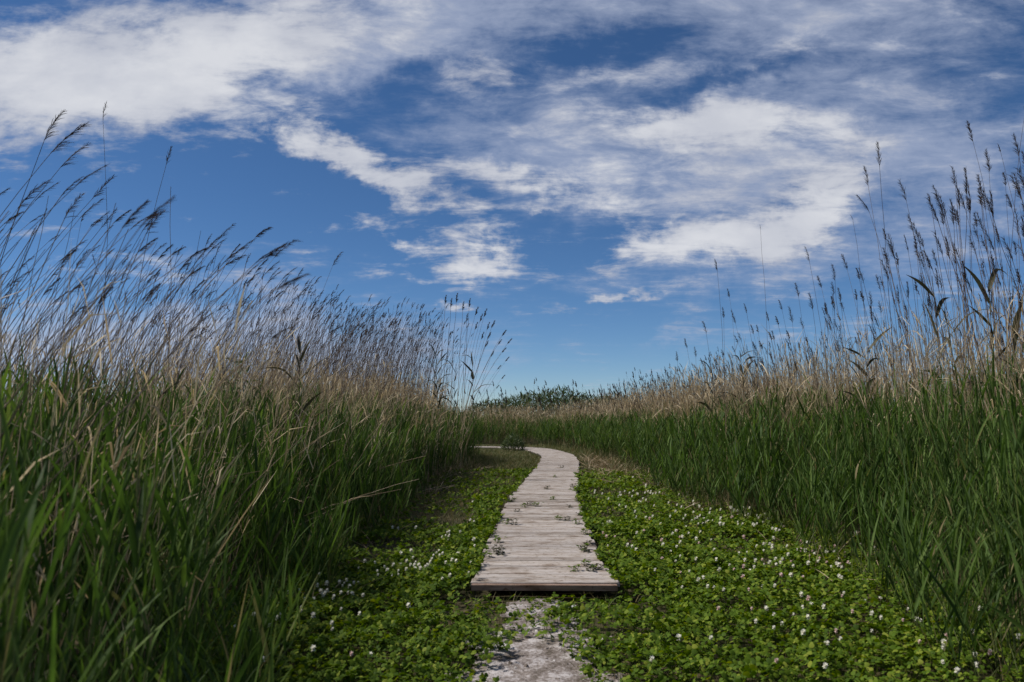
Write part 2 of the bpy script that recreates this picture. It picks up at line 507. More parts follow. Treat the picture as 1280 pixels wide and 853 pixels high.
def crumbs():
    g = Geo()
    x = rng.uniform(-0.6, 0.9, 5200); y = rng.uniform(3.2, 5.6, 5200)
    d = path_d(x, y); k = (d < 0.10) & (fbm(x * 5, y * 5, 91) > 0.36)
    x, y = x[k], y[k]
    base = np.array([(-1, -1, 0), (1, -1, 0), (1, 1, 0), (-1, 1, 0), (-.6, -.6, 1), (.6, -.6, 1), (.6, .6, 1), (-.6, .6, 1)], float)
    q = [(0, 1, 5, 4), (1, 2, 6, 5), (2, 3, 7, 6), (3, 0, 4, 7), (4, 5, 6, 7)]
    for a, b in zip(x, y):
        r_ = 0.0022 * (1 + rng.pareto(3.0)); r_ = min(r_, 0.013)
        v = base * (r_, r_ * rng.uniform(0.6, 1.2), r_ * rng.uniform(0.5, 1.1)) + rng.normal(0, r_ * 0.18, (8, 3))
        t = rng.uniform(0, 6.28); c_, s_ = math.cos(t), math.sin(t)
        v = np.stack([v[:, 0] * c_ - v[:, 1] * s_, v[:, 0] * s_ + v[:, 1] * c_, v[:, 2]], 1)
        dd = path_d(np.array([a]), np.array([b]))[0]
        z = 0.034 - 0.010 * min(max(0.2 - dd, 0), 0.3) + (fbm(np.array([a * 9]), np.array([b * 9]), 31)[0] - 0.5) * 0.022
        g.add(v + (a, b, z - 0.001), q)
    o = link('gravel', g.mesh('gravel', [M_CRUMB]))
    for p in o.data.polygons: p.use_smooth = False
    tag(o, 'loose crumbs of dry earth on the trodden dirt path', 'gravel', kind='stuff')


M_CRUMB = plant_mat('earth_crumb', [(0, (0.10, 0.08, 0.065)), (0.6, (0.26, 0.225, 0.2)), (1, (0.55, 0.52, 0.5))], 0.0, 0.95, spec=0.1)
crumbs()

# ------------------------------------------------------------------ boardwalk
WC = np.array([at(px, py, 1) for px, py in [(0, 0)]])  # placeholder for shape only


def walk_pt(px, py, z=0.12):
    d = ray(px, py); t = (z - CAM_H) / d[2]
    return (np.array([0, 0, CAM_H]) + d * t)[:2]


WPX = [(680, 727), (678, 690), (677, 650), (678, 622), (688, 602), (697, 583), (699, 574), (693, 567)]
walk = np.array([walk_pt(*p) for p in WPX] + [(0.75, 29.3), (-0.4, 30.6), (-2.2, 31.0), (-5, 31.2), (-9, 31.3)])


def smooth_curve(P, step):
    """Catmull-Rom resampled at equal steps"""
    Q = [P[0] * 2 - P[1]] + list(P) + [P[-1] * 2 - P[-2]]
    out = []
    for i in range(1, len(Q) - 2):
        for t in np.linspace(0, 1, 40, endpoint=False):
            a, b, c, d = Q[i - 1], Q[i], Q[i + 1], Q[i + 2]
            out.append(0.5 * (2 * b + (c - a) * t + (2 * a - 5 * b + 4 * c - d) * t * t + (3 * b - a - 3 * c + d) * t ** 3))
    out = np.array(out)
    s = np.concatenate([[0], np.cumsum(np.linalg.norm(np.diff(out, axis=0), axis=1))])
    ss = np.arange(0, s[-1], step)
    return np.stack([np.interp(ss, s, out[:, 0]), np.interp(ss, s, out[:, 1])], 1)


WALK = smooth_curve(walk, 0.05)
WALK_W = 1.0


def walk_dist(x, y):
    pts = np.stack([x, y], -1).reshape(-1, 2)
    c = WALK[::4]
    dmin = np.full(len(pts), 99.0)
    for i in range(0, len(pts), 20000):
        d = np.linalg.norm(pts[i:i + 20000, None] - c[None], axis=2)
        dmin[i:i + 20000] = d.min(1)
    return dmin.reshape(np.shape(x))


def boxes_to(g, uvs, c, ax, ay, sx, sy, z0, z1, bev=0.006):
    """one plank: centre c (2d), axis ax (length), ay (width); bevelled top edges"""
    u = ax * sx / 2; v = ay * sy / 2
    vs = []
    for (zz, k) in ((z0, 0), (z1 - bev, 0), (z1, bev)):
        for (a, b) in ((-1, -1), (1, -1), (1, 1), (-1, 1)):
            p = c + u * a * (1 - 2 * k / sx) + v * b * (1 - 2 * k / sy)
            vs.append((p[0], p[1], zz + (tilt_ * a)))
    q = []
    for r in range(2):
        for j in range(4):
            q.append((r * 4 + j, r * 4 + (j + 1) % 4, r * 4 + 4 + (j + 1) % 4, r * 4 + 4 + j))
    q.append((8, 9, 10, 11)); q.append((3, 2, 1, 0))
    g.add(vs, q)
    ox, oy = random.random() * 50, random.random() * 50
    loc = []
    for r in range(3):
        for (a, b) in ((-1, -1), (1, -1), (1, 1), (-1, 1)):
            loc.append((ox + a * sx / 2, oy + b * sy / 2 + (0.05 * (2 - r) * b)))
    for f in q:
        for i in f:
            uvs.append(loc[i])


tilt_ = 0.0


def boardwalk():
    global tilt_
    root = thing('boardwalk', 'weathered grey plank boardwalk winding away between the reeds', 'boardwalk', (0, 0, 0))
    g, uvs = Geo(), []
    s = 0.0; i = 0
    total = len(WALK) * 0.05
    first = None
    drift = 0.0
    while True:
        w = random.choice([0.12, 0.14, 0.145, 0.15, 0.17])
        k = int((s + w / 2) / 0.05)
        if k + 6 >= len(WALK):
            break
        c = WALK[k]
        d = unit(WALK[min(k + 6, len(WALK) - 1)] - WALK[max(k - 6, 0)])
        ax = np.array([d[1], -d[0]])
        ax = unit(ax + d * random.uniform(-0.012, 0.012)); ay = np.array([-ax[1], ax[0]])
        drift = drift * 0.8 + random.uniform(-0.010, 0.010)
        ln = WALK_W + random.uniform(-0.03, 0.025) + (0.05 if s < 0.5 else 0) - (0.05 if random.random() < 0.08 else 0)
        tilt_ = random.uniform(-0.002, 0.002)
        z1 = 0.12 + random.uniform(-0.0018, 0.0018)
        boxes_to(g, uvs, c + ax * drift, ax, ay, ln, w - random.choice([0.002, 0.003, 0.003, 0.005, 0.010]), 0.088, z1)
        if first is None:
            first = (c.copy(), ax.copy(), ay.copy())
        s += w; i += 1
    me = g.mesh('deck', M_WOOD)
    uvl = me.uv_layers.new(name='UVMap')
    uvl.data.foreach_set('uv', np.array(uvs, np.float32).ravel())
    for p in me.polygons: p.use_smooth = False
    link('deck', me, root)
    # front board
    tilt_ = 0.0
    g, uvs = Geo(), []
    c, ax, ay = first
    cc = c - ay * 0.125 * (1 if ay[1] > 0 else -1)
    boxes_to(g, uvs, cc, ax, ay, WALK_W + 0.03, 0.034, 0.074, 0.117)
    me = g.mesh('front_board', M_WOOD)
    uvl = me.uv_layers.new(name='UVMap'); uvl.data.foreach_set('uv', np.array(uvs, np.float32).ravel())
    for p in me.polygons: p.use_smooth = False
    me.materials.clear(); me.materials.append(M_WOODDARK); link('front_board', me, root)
    # bearers under both edges
    for sd in (-1, 1):
        pts = WALK[4:-8:6]
        T = unit(np.gradient(pts, axis=0)); nr = np.stack([T[:, 1], -T[:, 0]], 1)
        a = pts + nr * sd * 0.36; b = pts + nr * sd * 0.41
        K = len(pts)
        V = np.concatenate([np.c_[a, np.full(K, 0.0)], np.c_[a, np.full(K, 0.085)], np.c_[b, np.full(K, 0.085)], np.c_[b, np.full(K, 0.0)]])
        I = np.arange(4 * K).reshape(4, K)
        q = []
        for r in range(4):
            q.append(np.stack([I[r, :-1], I[(r + 1) % 4, :-1], I[(r + 1) % 4, 1:], I[r, 1:]], 1))
        g = Geo(); g.add(V, np.concatenate(q))
        me = g.mesh('bearer', M_WOOD); me.uv_layers.new(name='UVMap')
        link('bearer', me, root)


boardwalk()

# ------------------------------------------------------------------ green reeds
def h_green(B):
    n = fbm(B[:, 0] * 0.9, B[:, 1] * 0.9, 41)
    d = B[:, 1]
    base = np.where(B[:, 0] < 0.3, np.interp(d, [0, 4, 7, 12, 20, 28, 38], [1.5, 1.48, 1.42, 1.52, 1.55, 1.45, 1.25]),
                    np.interp(d, [0, 4, 6, 9, 20, 28, 38], [1.6, 1.64, 1.6, 1.5, 1.42, 1.32, 1.2]))
    return base * (0.80 + 0.32 * n) * rng.uniform(0.82, 1.1, len(B))


gl, sl = sample_bank(L_EDGE, -1, 95, 0.0, 1.9)
gr, sr = sample_bank(R_EDGE, 1, 95, 0.0, 2.1)
# sparse shorter shoots spilling out in front of the stands
gl2, sl2 = sample_bank(L_EDGE, -1, 26, -0.35, 0.0, ymax=12)
gr2, sr2 = sample_bank(R_EDGE, 1, 30, -0.35, 0.0, ymax=14)


def taper(B, s):
    h = h_green(B)
    return h * np.interp(s, [-0.4, -0.1, 0.15, 0.7, 1.5], [0.28, 0.42, 0.72, 0.95, 1.05])


GB = np.concatenate([gl, gr, gl2, gr2]); GS = np.concatenate([sl, sr, sl2, sr2])
GH = taper(GB, GS)
GLEFT = np.concatenate([np.ones(len(gl), bool), np.zeros(len(gr), bool), np.ones(len(gl2), bool), np.zeros(len(gr2), bool)])
keep = in_view(GB, GH * 0.6, 260)
# clumps: thin out by noise, keep the boardwalk free
keep &= fbm(GB[:, 0] * 2.3, GB[:, 1] * 2.3, 77) > 0.30
keep &= walk_dist(GB[:, 0], GB[:, 1]) > 0.75
far = GB[:, 1] > 16
keep &= ~far | (rng.uniform(0, 1, len(GB)) < 0.62)
GB, GS, GH, GLEFT = GB[keep], GS[keep], GH[keep], GLEFT[keep]

# individuals: the ones that show largest (front rows, near, inside the frame)
ivis = in_view(GB, GH * 0.7, -10)
score = GH / GB[:, 1] * np.interp(GS, [-0.4, 0, 0.5, 1.0, 1.5], [1.2, 1.2, 1.0, 0.7, 0.25]) * ivis
order = np.argsort(-score)
indL = [i for i in order if GLEFT[i]][:150]
indR = [i for i in order if not GLEFT[i]][:150]
GIND = np.array(indL + indR)
rest = np.ones(len(GB), bool); rest[GIND] = False


def gbend(B, left):
    n = len(B)
    bx = np.where(left, rng.normal(0.10, 0.10, n), rng.normal(-0.06, 0.10, n))
    return np.stack([bx, rng.normal(0, 0.10, n)], 1)


g = Geo()
near = rest & (GB[:, 1] < 9.0); farm = rest & (GB[:, 1] >= 9.0)
green_reeds(GB[near], GH[near], gbend(GB[near], GLEFT[near]), 11, 5, 0.16, g, g, 1.0, (0.2, 0), 1, 0)
green_reeds(GB[farm], GH[farm], gbend(GB[farm], GLEFT[farm]), 8, 4, 0.0, g, g, 1.25, (0.2, 0), 1, 0)
o = link('green_reeds', g.mesh('green_reeds', [M_GREEN, M_GSTEM]))
tag(o, 'dense mass of young green reeds lining both sides of the boardwalk', 'reeds', kind='stuff')

VAR = []
for v in range(12):
    gs, gf = Geo(), Geo()
    Z = np.zeros((1, 3))
    left = v < 6
    green_reeds(Z, np.array([1.0 if False else 1.3]), np.array([[0.10 if left else -0.07, rng.normal(0, 0.07)]]), 11, 7, 0.16, gs, gf, 1.0, (0.2, 0), t0=0.12 if left else 0.3)
    VAR.append((gs.mesh('reed_stem', M_GSTEM), gf.mesh('reed_foliage', M_GREEN)))

for k, i in enumerate(GIND):
    left = bool(GLEFT[i]); p = GB[i]
    d = p[1]
    zone = 'nearest the camera' if d < 5.0 else ('further along the bank' if d > 6.5 else 'a few steps ahead')
    short = GH[i] < 0.8
    lab = ('short green reed shoot' if short else 'tall leafy green reed') + ' at the front of the ' + ('left' if left else 'right') + ' stand, ' + zone
    grp = ('short green reed shoots' if short else 'leafy green reeds') + ' fronting the ' + ('left' if left else 'right') + ' stand ' + zone
    root = thing('green_reed', lab, 'reed', p, rng.uniform(-0.5, 0.5), grp, GH[i] / 1.3)
    st, fo = VAR[(k % 6) + (0 if left else 6)]
    a = link('stem', st, root); b = link('foliage', fo, root)
    root.scale = (0.6 + 0.4 * GH[i] / 1.3,) * 2 + (GH[i] / 1.3,)

# ------------------------------------------------------------------ dry reeds
WIND_L = np.array([0.75, 0.1, -0.2]); WIND_R = np.array([-0.30, 0.05, -0.1])


def h_dry(B, left):
    d = B[:, 1]
    hl = np.interp(d, [3, 5, 8, 12, 17, 24, 30], [2.35, 2.55, 2.8, 3.1, 3.7, 4.0, 3.2])
    hr = np.interp(d, [3, 7, 8.5, 11, 14, 20, 30, 42], [3.2, 3.25, 2.9, 2.35, 2.3, 2.35, 2.5, 3.1])
    return np.where(left, hl, hr)


dl, dsl = sample_bank(L_EDGE, -1, 38, 0.5, 4.5)
dr_, dsr = sample_bank(R_EDGE, 1, 42, 0.75, 5.5)
DB = np.concatenate([dl, dr_]); DS = np.concatenate([dsl, dsr])
DLEFT = np.concatenate([np.ones(len(dl), bool), np.zeros(len(dr_), bool)])
DH = h_dry(DB, DLEFT) * np.clip(rng.normal(0.88, 0.13, len(DB)), 0.5, 1.12) * (0.86 + 0.26 * fbm(DB[:, 0] * 0.8, DB[:, 1] * 0.8, 9))
keep = in_view(DB, DH * 0.5, 320)
# thinner towards the back, clumped
keep &= rng.uniform(0, 1, len(DB)) < np.interp(DS, [0.5, 1.0, 2.2, 5.5], [0.45, 1.0, 0.8, 0.35])
keep &= fbm(DB[:, 0] * 1.7, DB[:, 1] * 1.7, 99) > 0.33
keep &= ~(DLEFT & (DB[:, 1] > 21) & (DS < 0.75))
keep &= ~((DB[:, 1] > 33) & (rng.uniform(0, 1, len(DB)) < 0.72))
keep &= ~((DB[:, 1] > 18) & (DB[:, 1] < 33) & (rng.uniform(0, 1, len(DB)) < 0.4))
keep &= (walk_dist(DB[:, 0], DB[:, 1]) > 0.9)
DB, DS, DH, DLEFT = DB[keep], DS[keep], DH[keep], DLEFT[keep]


def dbend(B, H, left):
    n = len(B)
    d = B[:, 1]
    kl = np.interp(d, [4, 9, 16, 24], [0.28, 0.24, 0.14, 0.10])
    bx = np.where(left, H * (rng.normal(1, 0.6, n) + np.where(rng.uniform(0, 1, n) < 0.15, -1.3, 0.0)) * kl, -H * rng.normal(0.07, 0.06, n))
    return np.stack([bx, rng.normal(0.0, 0.08, n) * H], 1)


DBEND = dbend(DB, DH, DLEFT)
# the stand's top outline: no stalk but the outstanding ones grows above it
for _ in range(2):
    tx, ty = proj(DB + np.c_[DBEND, DH])
    env = np.where(DLEFT, np.interp(tx, [-100, 0, 60, 130, 200, 280, 340, 400, 450, 520, 590, 630], [185, 200, 235, 255, 275, 305, 330, 352, 366, 374, 386, 405]),
                   np.interp(tx, [600, 755, 850, 900, 960, 1020, 1080, 1130, 1180, 1280, 1400], [476, 474, 440, 418, 400, 380, 335, 290, 250, 205, 190]))
    env = env + np.abs(rng.normal(0, 22, len(DB)))
    zmax = CAM_H + (DB[:, 1] + DBEND[:, 1]) * np.array([ray(640, e)[2] / ray(640, e)[1] for e in env])
    f = np.where(ty < env, np.clip(zmax / DH, 0.55, 1), 1.0)
    DH = DH * f; DBEND = DBEND * f[:, None]
tip = DB + np.c_[DBEND, DH]
tx, ty = proj(tip)
score = np.where((tx > 5) & (tx < 1275) & (ty > 5), DH / DB[:, 1], 0) * np.interp(DS, [0.5, 1.2, 2.5, 5], [1.1, 1.0, 0.6, 0.3]) * (ty < 470)
order = np.argsort(-score)
nL, nR = 112, 110
DIND = np.array([i for i in order if DLEFT[i]][:nL] + [i for i in order if not DLEFT[i]][:nR])
rest = np.ones(len(DB), bool); rest[DIND] = False

g = Geo()
for left in (True, False):
    for (a, b, K, M, pw, rad, pl, spr, nlv) in ((0, 9, 9, 18, 0.0035, 0.0032, (0.09, 0.16) if left else (0.13, 0.22), 1.0, 3), (9, 18, 7, 16, 0.006, 0.0036, (0.09, 0.15), 1.7, 3),
                                                (18, 33, 5, 11, 0.012, 0.0046, (0.10, 0.17), 1.8, 3), (33, 99, 5, 14, 0.03, 0.007, (0.18, 0.30), 1.7, 0)):
        m = rest & (DLEFT == left) & (DB[:, 1] >= a) & (DB[:, 1] < b)
        n = m.sum()
        dry_reeds(DB[m], DH[m], DBEND[m], g, g, g, WIND_L if left else WIND_R, nlv, K, M, 3, rad, pw, pl, 0, 1, 2, pspread=spr,
                  plume=rng.uniform(0, 1, n) < ((0.42 if a < 9 else 0.6) if left else (0.68 if a < 30 else 0.42)))
# lower thatch of dead stalks and leaves between the green tops and the seed heads
for left, E, sd in ((True, L_EDGE, -1), (False, R_EDGE, 1)):
    TB, TS = sample_bank(E, sd, 78 if left else 105, -0.05 if left else 0.65, 3.4)
    TH = np.interp(TB[:, 1], [3, 7, 12, 20, 30, 40], [1.65, 1.9, 2.05, 2.1, 2.05, 1.95] if left else [2.1, 2.15, 2.1, 1.95, 1.8, 1.55]) * rng.uniform(0.68, 1.12, len(TB))
    TH = TH * np.interp(TS, [0, 0.5], [0.72, 1.0])
    k = in_view(TB, TH, 200) & (walk_dist(TB[:, 0], TB[:, 1]) > 0.9)
    k &= fbm(TB[:, 0] * 1.3, TB[:, 1] * 1.3, 55) > np.where(TB[:, 1] < 6.5, 0.44 if left else 0.3, 0.25)
    k &= ~((TB[:, 1] > 18) & (rng.uniform(0, 1, len(TB)) < 0.35))
    TB, TH = TB[k], TH[k]
    if left:
        kk = rng.uniform(0, 1, len(TB)) < np.interp(TS[k] - np.where(TB[:, 1] > 11, 0.35, 0.0), [0.0, 0.5, 0.9, 1.6], [0.2, 0.34, 0.75, 1.0])
        kk &= ~((TB[:, 1] > 19.5) & (TS[k] < 0.8))
        TB, TH = TB[kk], TH[kk]
    bd = np.stack([rng.normal(0.16 if left else -0.05, 0.2, len(TB)), rng.normal(0, 0.16, len(TB))], 1)
    far = TB[:, 1] > 14
    for m, K, lw, rad in ((~far, 5, 1.0, 0.003), (far, 4, 1.9, 0.0045)):
        n = m.sum()
        P = stem_point(TB[m], TH[m], bd[m], np.repeat(np.linspace(0, 1, K)[None], n, 0), 1.6)
        g.tubes(P, np.repeat(np.linspace(rad, rad * 0.5, K)[None], n, 0), 3, np.zeros((n, K)), mi=0)
        for i in range(5):
            t = rng.uniform(0.35, 1.0, n)
            A = stem_point(TB[m], TH[m], bd[m], t[:, None], 1.6)[:, 0]
            D = unit(np.stack([rng.normal(0.15 if left else -0.05, 0.4, n), rng.normal(0, 0.4, n), np.ones(n)], 1))
            l = rng.uniform(0.15, 0.4, n)
            s = np.linspace(0, 1, 3)
            LP = A[:, None] + D[:, None] * (l[:, None] * s[None])[..., None] - np.array([0, 0, 1.0]) * (l[:, None] * rng.uniform(0, 0.7, (n, 1)) * (s ** 2)[None])[..., None]
            g.ribbons(LP, lw * rng.uniform(0.004, 0.010, n)[:, None] * np.array([[0.7, 1.0, 0.1]]), unit(np.cross(D, rng.normal(0, 1, (n, 3)))), 0, mi=1)
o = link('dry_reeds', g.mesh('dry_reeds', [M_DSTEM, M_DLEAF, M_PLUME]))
tag(o, 'mass of last year\'s dry reed stalks rising behind the green reeds', 'reeds', kind='stuff')


def dry_single(H, bend, left, plume_len, M, wind=None, nl=3, p=2.2, darkleaf=False, plume=True, spr=1.0, rad=0.0036, pw=0.0032):
    gs, gf, gp = Geo(), Geo(), Geo()
    w = wind if wind is not None else (WIND_L if left else WIND_R)
    dry_reeds(np.zeros((1, 3)), np.array([H]), np.array([bend]), gs, gf, gp, w, nl, 13, M, 5, rad, pw,
              (plume_len, plume_len + 0.005), p=p, plume=np.array([plume]), pspread=spr)
    return (gs.mesh('dry_stem', M_DSTEM), gf.mesh('dry_foliage', M_DLEAF if not darkleaf else M_DARKLEAF) if nl else None,
            gp.mesh('dry_seed_head', M_PLUME) if plume else None)


DVAR = {True: [], False: []}
for left in (True, False):
    for v in range(12):
        b = (0.12 + 0.42 * v / 11) if left else rng.uniform(-0.14, 0.0)
        DVAR[left].append((b, None if False else dry_single(1.0 * 2.6, (b * 2.6, rng.normal(0, 0.06) * 2.6), left, rng.uniform(0.08, 0.18) if left else rng.uniform(0.12, 0.23), int(rng.uniform(22, 80)), spr=rng.uniform(0.6, 1.6))))


DHEADS = {True: [], False: []}
for left in (True, False):
    for b, ms in DVAR[left]:
        me = ms[0]
        co = np.empty(len(me.vertices) * 3); me.vertices.foreach_get('co', co); co = co.reshape(-1, 5, 3).mean(1)
        gp = Geo()
        seed_heads(gp, co[-1][None], (co[-1] - co[-2])[None], np.array([rng.uniform(0.10, 0.14)]), (WIND_L if left else WIND_R) * 0.6, 44, 0.006, spread=1.7)
        DHEADS[left].append(gp.mesh('dry_seed_head', M_PLUME))


def put_dry(p, meshes, label, group=None, rz=0.0, sc=(1, 1, 1), name='dry_reed'):
    root = thing(name, label, 'reed', p, rz, group)
    root.scale = sc
    link('stem', meshes[0], root)
    if meshes[1]: link('foliage', meshes[1], root)
    if meshes[2]: link('seed_head', meshes[2], root)
    return root


for i in DIND:
    left = bool(DLEFT[i]); p = DB[i]
    want = DBEND[i, 0] / DH[i]
    var = DVAR[left]
    cand = sorted(range(12), key=lambda k: abs(var[k][0] - want) + random.uniform(0, 0.08))[0]
    z = DH[i] / 2.6
    d = p[1]
    if left:
        zs = 'near end' if d < 6 else ('middle' if d < 10 else 'far end')
        zone = 'nearest the camera' if d < 6 else ('in the middle of that stand' if d < 10 else 'towards the far end of that stand')
        lab = 'wind-bent dry reed with dark seed head in the left stand, ' + zs
        grp = 'wind-bent dry reeds of the left stand ' + zone
    else:
        zs = 'near end' if d < 8 else ('middle' if d < 12 else 'far end')
        zone = 'nearest the camera' if d < 8 else ('in the middle of that stand' if d < 12 else 'towards the far end of that stand')
        lab = 'upright dry reed with feathery seed head in the right stand, ' + zs
        grp = 'upright dry reeds of the right stand ' + zone
    ms = var[cand][1]
    if d > 9.5: ms = (ms[0], ms[1], DHEADS[left][cand])
    if left and rng.uniform() < 0.42:
        ms = (ms[0], ms[1], None)
        lab = 'bare wind-bent dry stalk without a seed head in the left stand, ' + zs
        grp = 'bare wind-bent stalks of the left stand ' + zone
    put_dry(p, ms, lab, grp, rng.uniform(-0.25, 0.25), (0.5 + 0.5 * z, 0.5 + 0.5 * z, z))

# reeds that stand out one by one: tip pixel, depth, horizontal bend of the tip (m), label
OUT = [
    ((52, 172), 5.0, 0.42, 0.05, True, 'dry reed at the left edge with its dark tip highest against the white cloud', 0.24, 60),
    ((70, 192), 4.6, 0.95, 0.0, True, 'thick dark seed head bent flat to the right, second tip from the left edge', 0.26, 70),
    ((80, 210), 5.4, 1.05, 0.0, True, 'lower of two parallel dark seed heads bent right at the left edge', 0.24, 60),
    ((20, 262), 4.5, 0.7, 0.0, True, 'dry reed with frayed seed head nearest the left picture edge', 0.22, 50),
    ((113, 248), 5.6, 0.98, 0.05, True, 'arching dry reed with slender seed head just under the thin straight stalk', 0.22, 50),
    ((96, 272), 5.8, 0.85, 0.05, True, 'short dark seed head bent right amid the left stand below the cloud', 0.2, 46),
    ((133, 285), 6.2, 0.9, 0.0, True, 'dry reed with lowest drooping head beside the thin straight stalk', 0.2, 46),
    ((127, 150), 5.6, -0.12, 0.0, True, 'very tall thin stalk with a sparse wispy head, topmost of the left stand', 0.14, 16),
    ((203, 205), 6.3, 0.30, 0.0, True, 'tall dry reed with an upright bushy brown head over the blue sky', 0.16, 60),
    ((212, 243), 6.6, -0.06, 0.0, True, 'straight bare stalk with a bare pointed tip right of the upright bushy head', 0.08, 5),
    ((270, 300), 7.4, 0.75, 0.0, True, 'dry reed with a slim pale-brown head left of the fat drooping head', 0.22, 46),
    ((318, 296), 7.6, 0.95, 0.0, True, 'dry reed with a fat dark drooping head standing alone on blue sky', 0.17, 110),
    ((342, 322), 8.0, 0.95, 0.0, True, 'dry reed with a slender arching head just below the fat drooping head', 0.2, 46),
    ((338, 348), 8.4, 0.7, 0.0, True, 'dry reed with a small hooked head below the slender arching head', 0.15, 40),
    ((418, 333), 9.6, 0.55, 0.0, True, 'dry reed with a compact dark head rising above the middle of the left stand', 0.2, 70),
    ((1274, 142), 6.9, 0.28, 0.0, False, 'tallest reed at the right edge with a ragged dark head leaning right', 0.2, 60),
    ((1213, 178), 7.2, -0.34, 0.0, False, 'tall reed with a plump dark upright head, second tallest on the right', 0.2, 80),
    ((1250, 190), 7.0, -0.30, 0.0, False, 'tall reed with a tiny tuft of a head near the right edge', 0.08, 24),
    ((1098, 208), 8.2, -0.08, 0.0, False, 'straight dark reed with a long upright head, leftmost tall pair', 0.27, 70),
    ((1087, 232), 8.2, -0.22, 0.0, False, 'shorter left partner of the straight dark reed, its head leaning left', 0.22, 60),
    ((1085, 265), 8.3, -0.42, 0.0, False, 'reed with a pale feathery head flagging flat to the left', 0.2, 60),
    ((1133, 252), 8.0, -0.25, 0.0, False, 'reed with a dark head leaning left, right of the tall pair', 0.24, 60),
    ((1163, 262), 7.8, -0.15, 0.0, False, 'reed with a thin short head between two dark tall ones on the right', 0.16, 40),
    ((949, 286), 9.2, -0.05, 0.0, False, 'lone bare stalk with a hooked tip standing clear of the right stand', 0.05, 3),
    ((894, 340), 10.6, -0.10, 0.0, False, 'lone reed with a plump dark head, leftmost tall one of the right stand', 0.17, 60),
    ((1010, 328), 9.6, -0.22, 0.0, False, 'slim-headed reed leaning left, between the bare hooked stalk and the tall pair', 0.2, 46),
    ((1064, 275), 8.5, -0.15, 0.0, False, 'thin headless stalk leaning left in front of the flat-flagging head', 0.06, 3),
    ((1276, 195), 6.6, -0.2, 0.0, False, 'reed with a dark head leaning left at the right picture edge', 0.2, 60),
]
TALL = [(846, 452), (858, 436), (868, 447), (880, 418), (904, 398), (912, 372), (921, 405), (934, 392), (943, 418), (962, 402), (970, 425), (980, 388), (989, 404), (998, 372), (1018, 388),
        (1026, 360), (1034, 395), (1043, 352), (1052, 376), (1060, 338), (1074, 350), (1108, 300), (1120, 318), (1145, 290), (1152, 310), (1175, 250), (1186, 280), (1196, 232), (1205, 262), (1222, 240), (1232, 262), (1240, 215), (1258, 232), (1266, 260)]
for px, py in TALL:
    d = float(np.interp(px, [840, 900, 1000, 1080, 1180, 1270], [14.5, 12.0, 10.2, 8.6, 7.6, 7.0])) * rng.uniform(0.94, 1.06)
    right = 'right' if px > 1070 else 'middle'
    OUT.append(((px, py), d, -abs(rng.normal(0.14, 0.12)), rng.normal(0, 0.1), False,
                'plump-headed tall reed above the straw, ' + ('near end' if px > 1070 else 'middle') + ' of the right stand', rng.uniform(0.13, 0.24), 75))
GROUPS = {}
for (px, py), d, bx, by, left, lab, pl, M in OUT:
    t = at(px, py, d)
    base = np.array([t[0] - bx, d - by, 0.0])
    wind = None
    if 'upright' in lab or 'straight' in lab: wind = (0.05 if left else -0.08, 0, 0)
    if 'leaning right' in lab: wind = (0.4, 0, -0.1)
    if 'fat dark' in lab: wind = (1.1, 0, -0.75)
    if 'flagging' in lab: wind = (-1.3, 0, -0.1)
    put_dry(base, dry_single(t[2], (bx, by), left, pl, M, np.array(wind) if wind else None, 2, 2.4, spr=1.3 if M == 75 else 1.0), lab,
            'tall reeds above the straw of the right stand' + (' near' if 'near end' in lab else ' middle') if M == 75 else None)

# the far tip of the left stand fans out over the path
FAN = [(578, 388), (586, 384), (592, 394), (598, 402), (603, 396), (607, 412), (612, 424), (617, 410), (621, 431), (626, 420), (630, 441), (634, 452), (624, 462), (616, 446),
       (609, 434), (600, 424), (592, 412), (583, 402), (629, 474), (622, 486), (637, 430), (570, 378), (563, 384), (556, 380)]
FV = []
for v in range(6):
    b = 0.04 + 0.10 * v
    FV.append((b, dry_single(2.6, (b * 2.6, 0.0), True, 0.15, 40, np.array([0.3, 0, -0.1]), 0, 1.7, spr=1.5, rad=0.0055, pw=0.009)))
for px, py in FAN:
    d = rng.uniform(17.5, 21.5)
    t = at(px, py, d)
    bx0 = at(572, 560, d)[0] + (px - 600) * 0.005 + rng.normal(0, 0.12)
    z = t[2] / 2.6
    want = (t[0] - bx0) / t[2]
    c_ = min(FV, key=lambda q: abs(q[0] - want))
    root = put_dry((t[0] - c_[0] * 2.6 * z, d, 0), c_[1], 'thin dry reed with small dark head fanning out at the left stand\'s far tip',
                   'dry reeds fanning out at the far tip of the left stand', 0.0, (z * 1.25, z * 1.25, z))
    root.scale = (z, z, z)

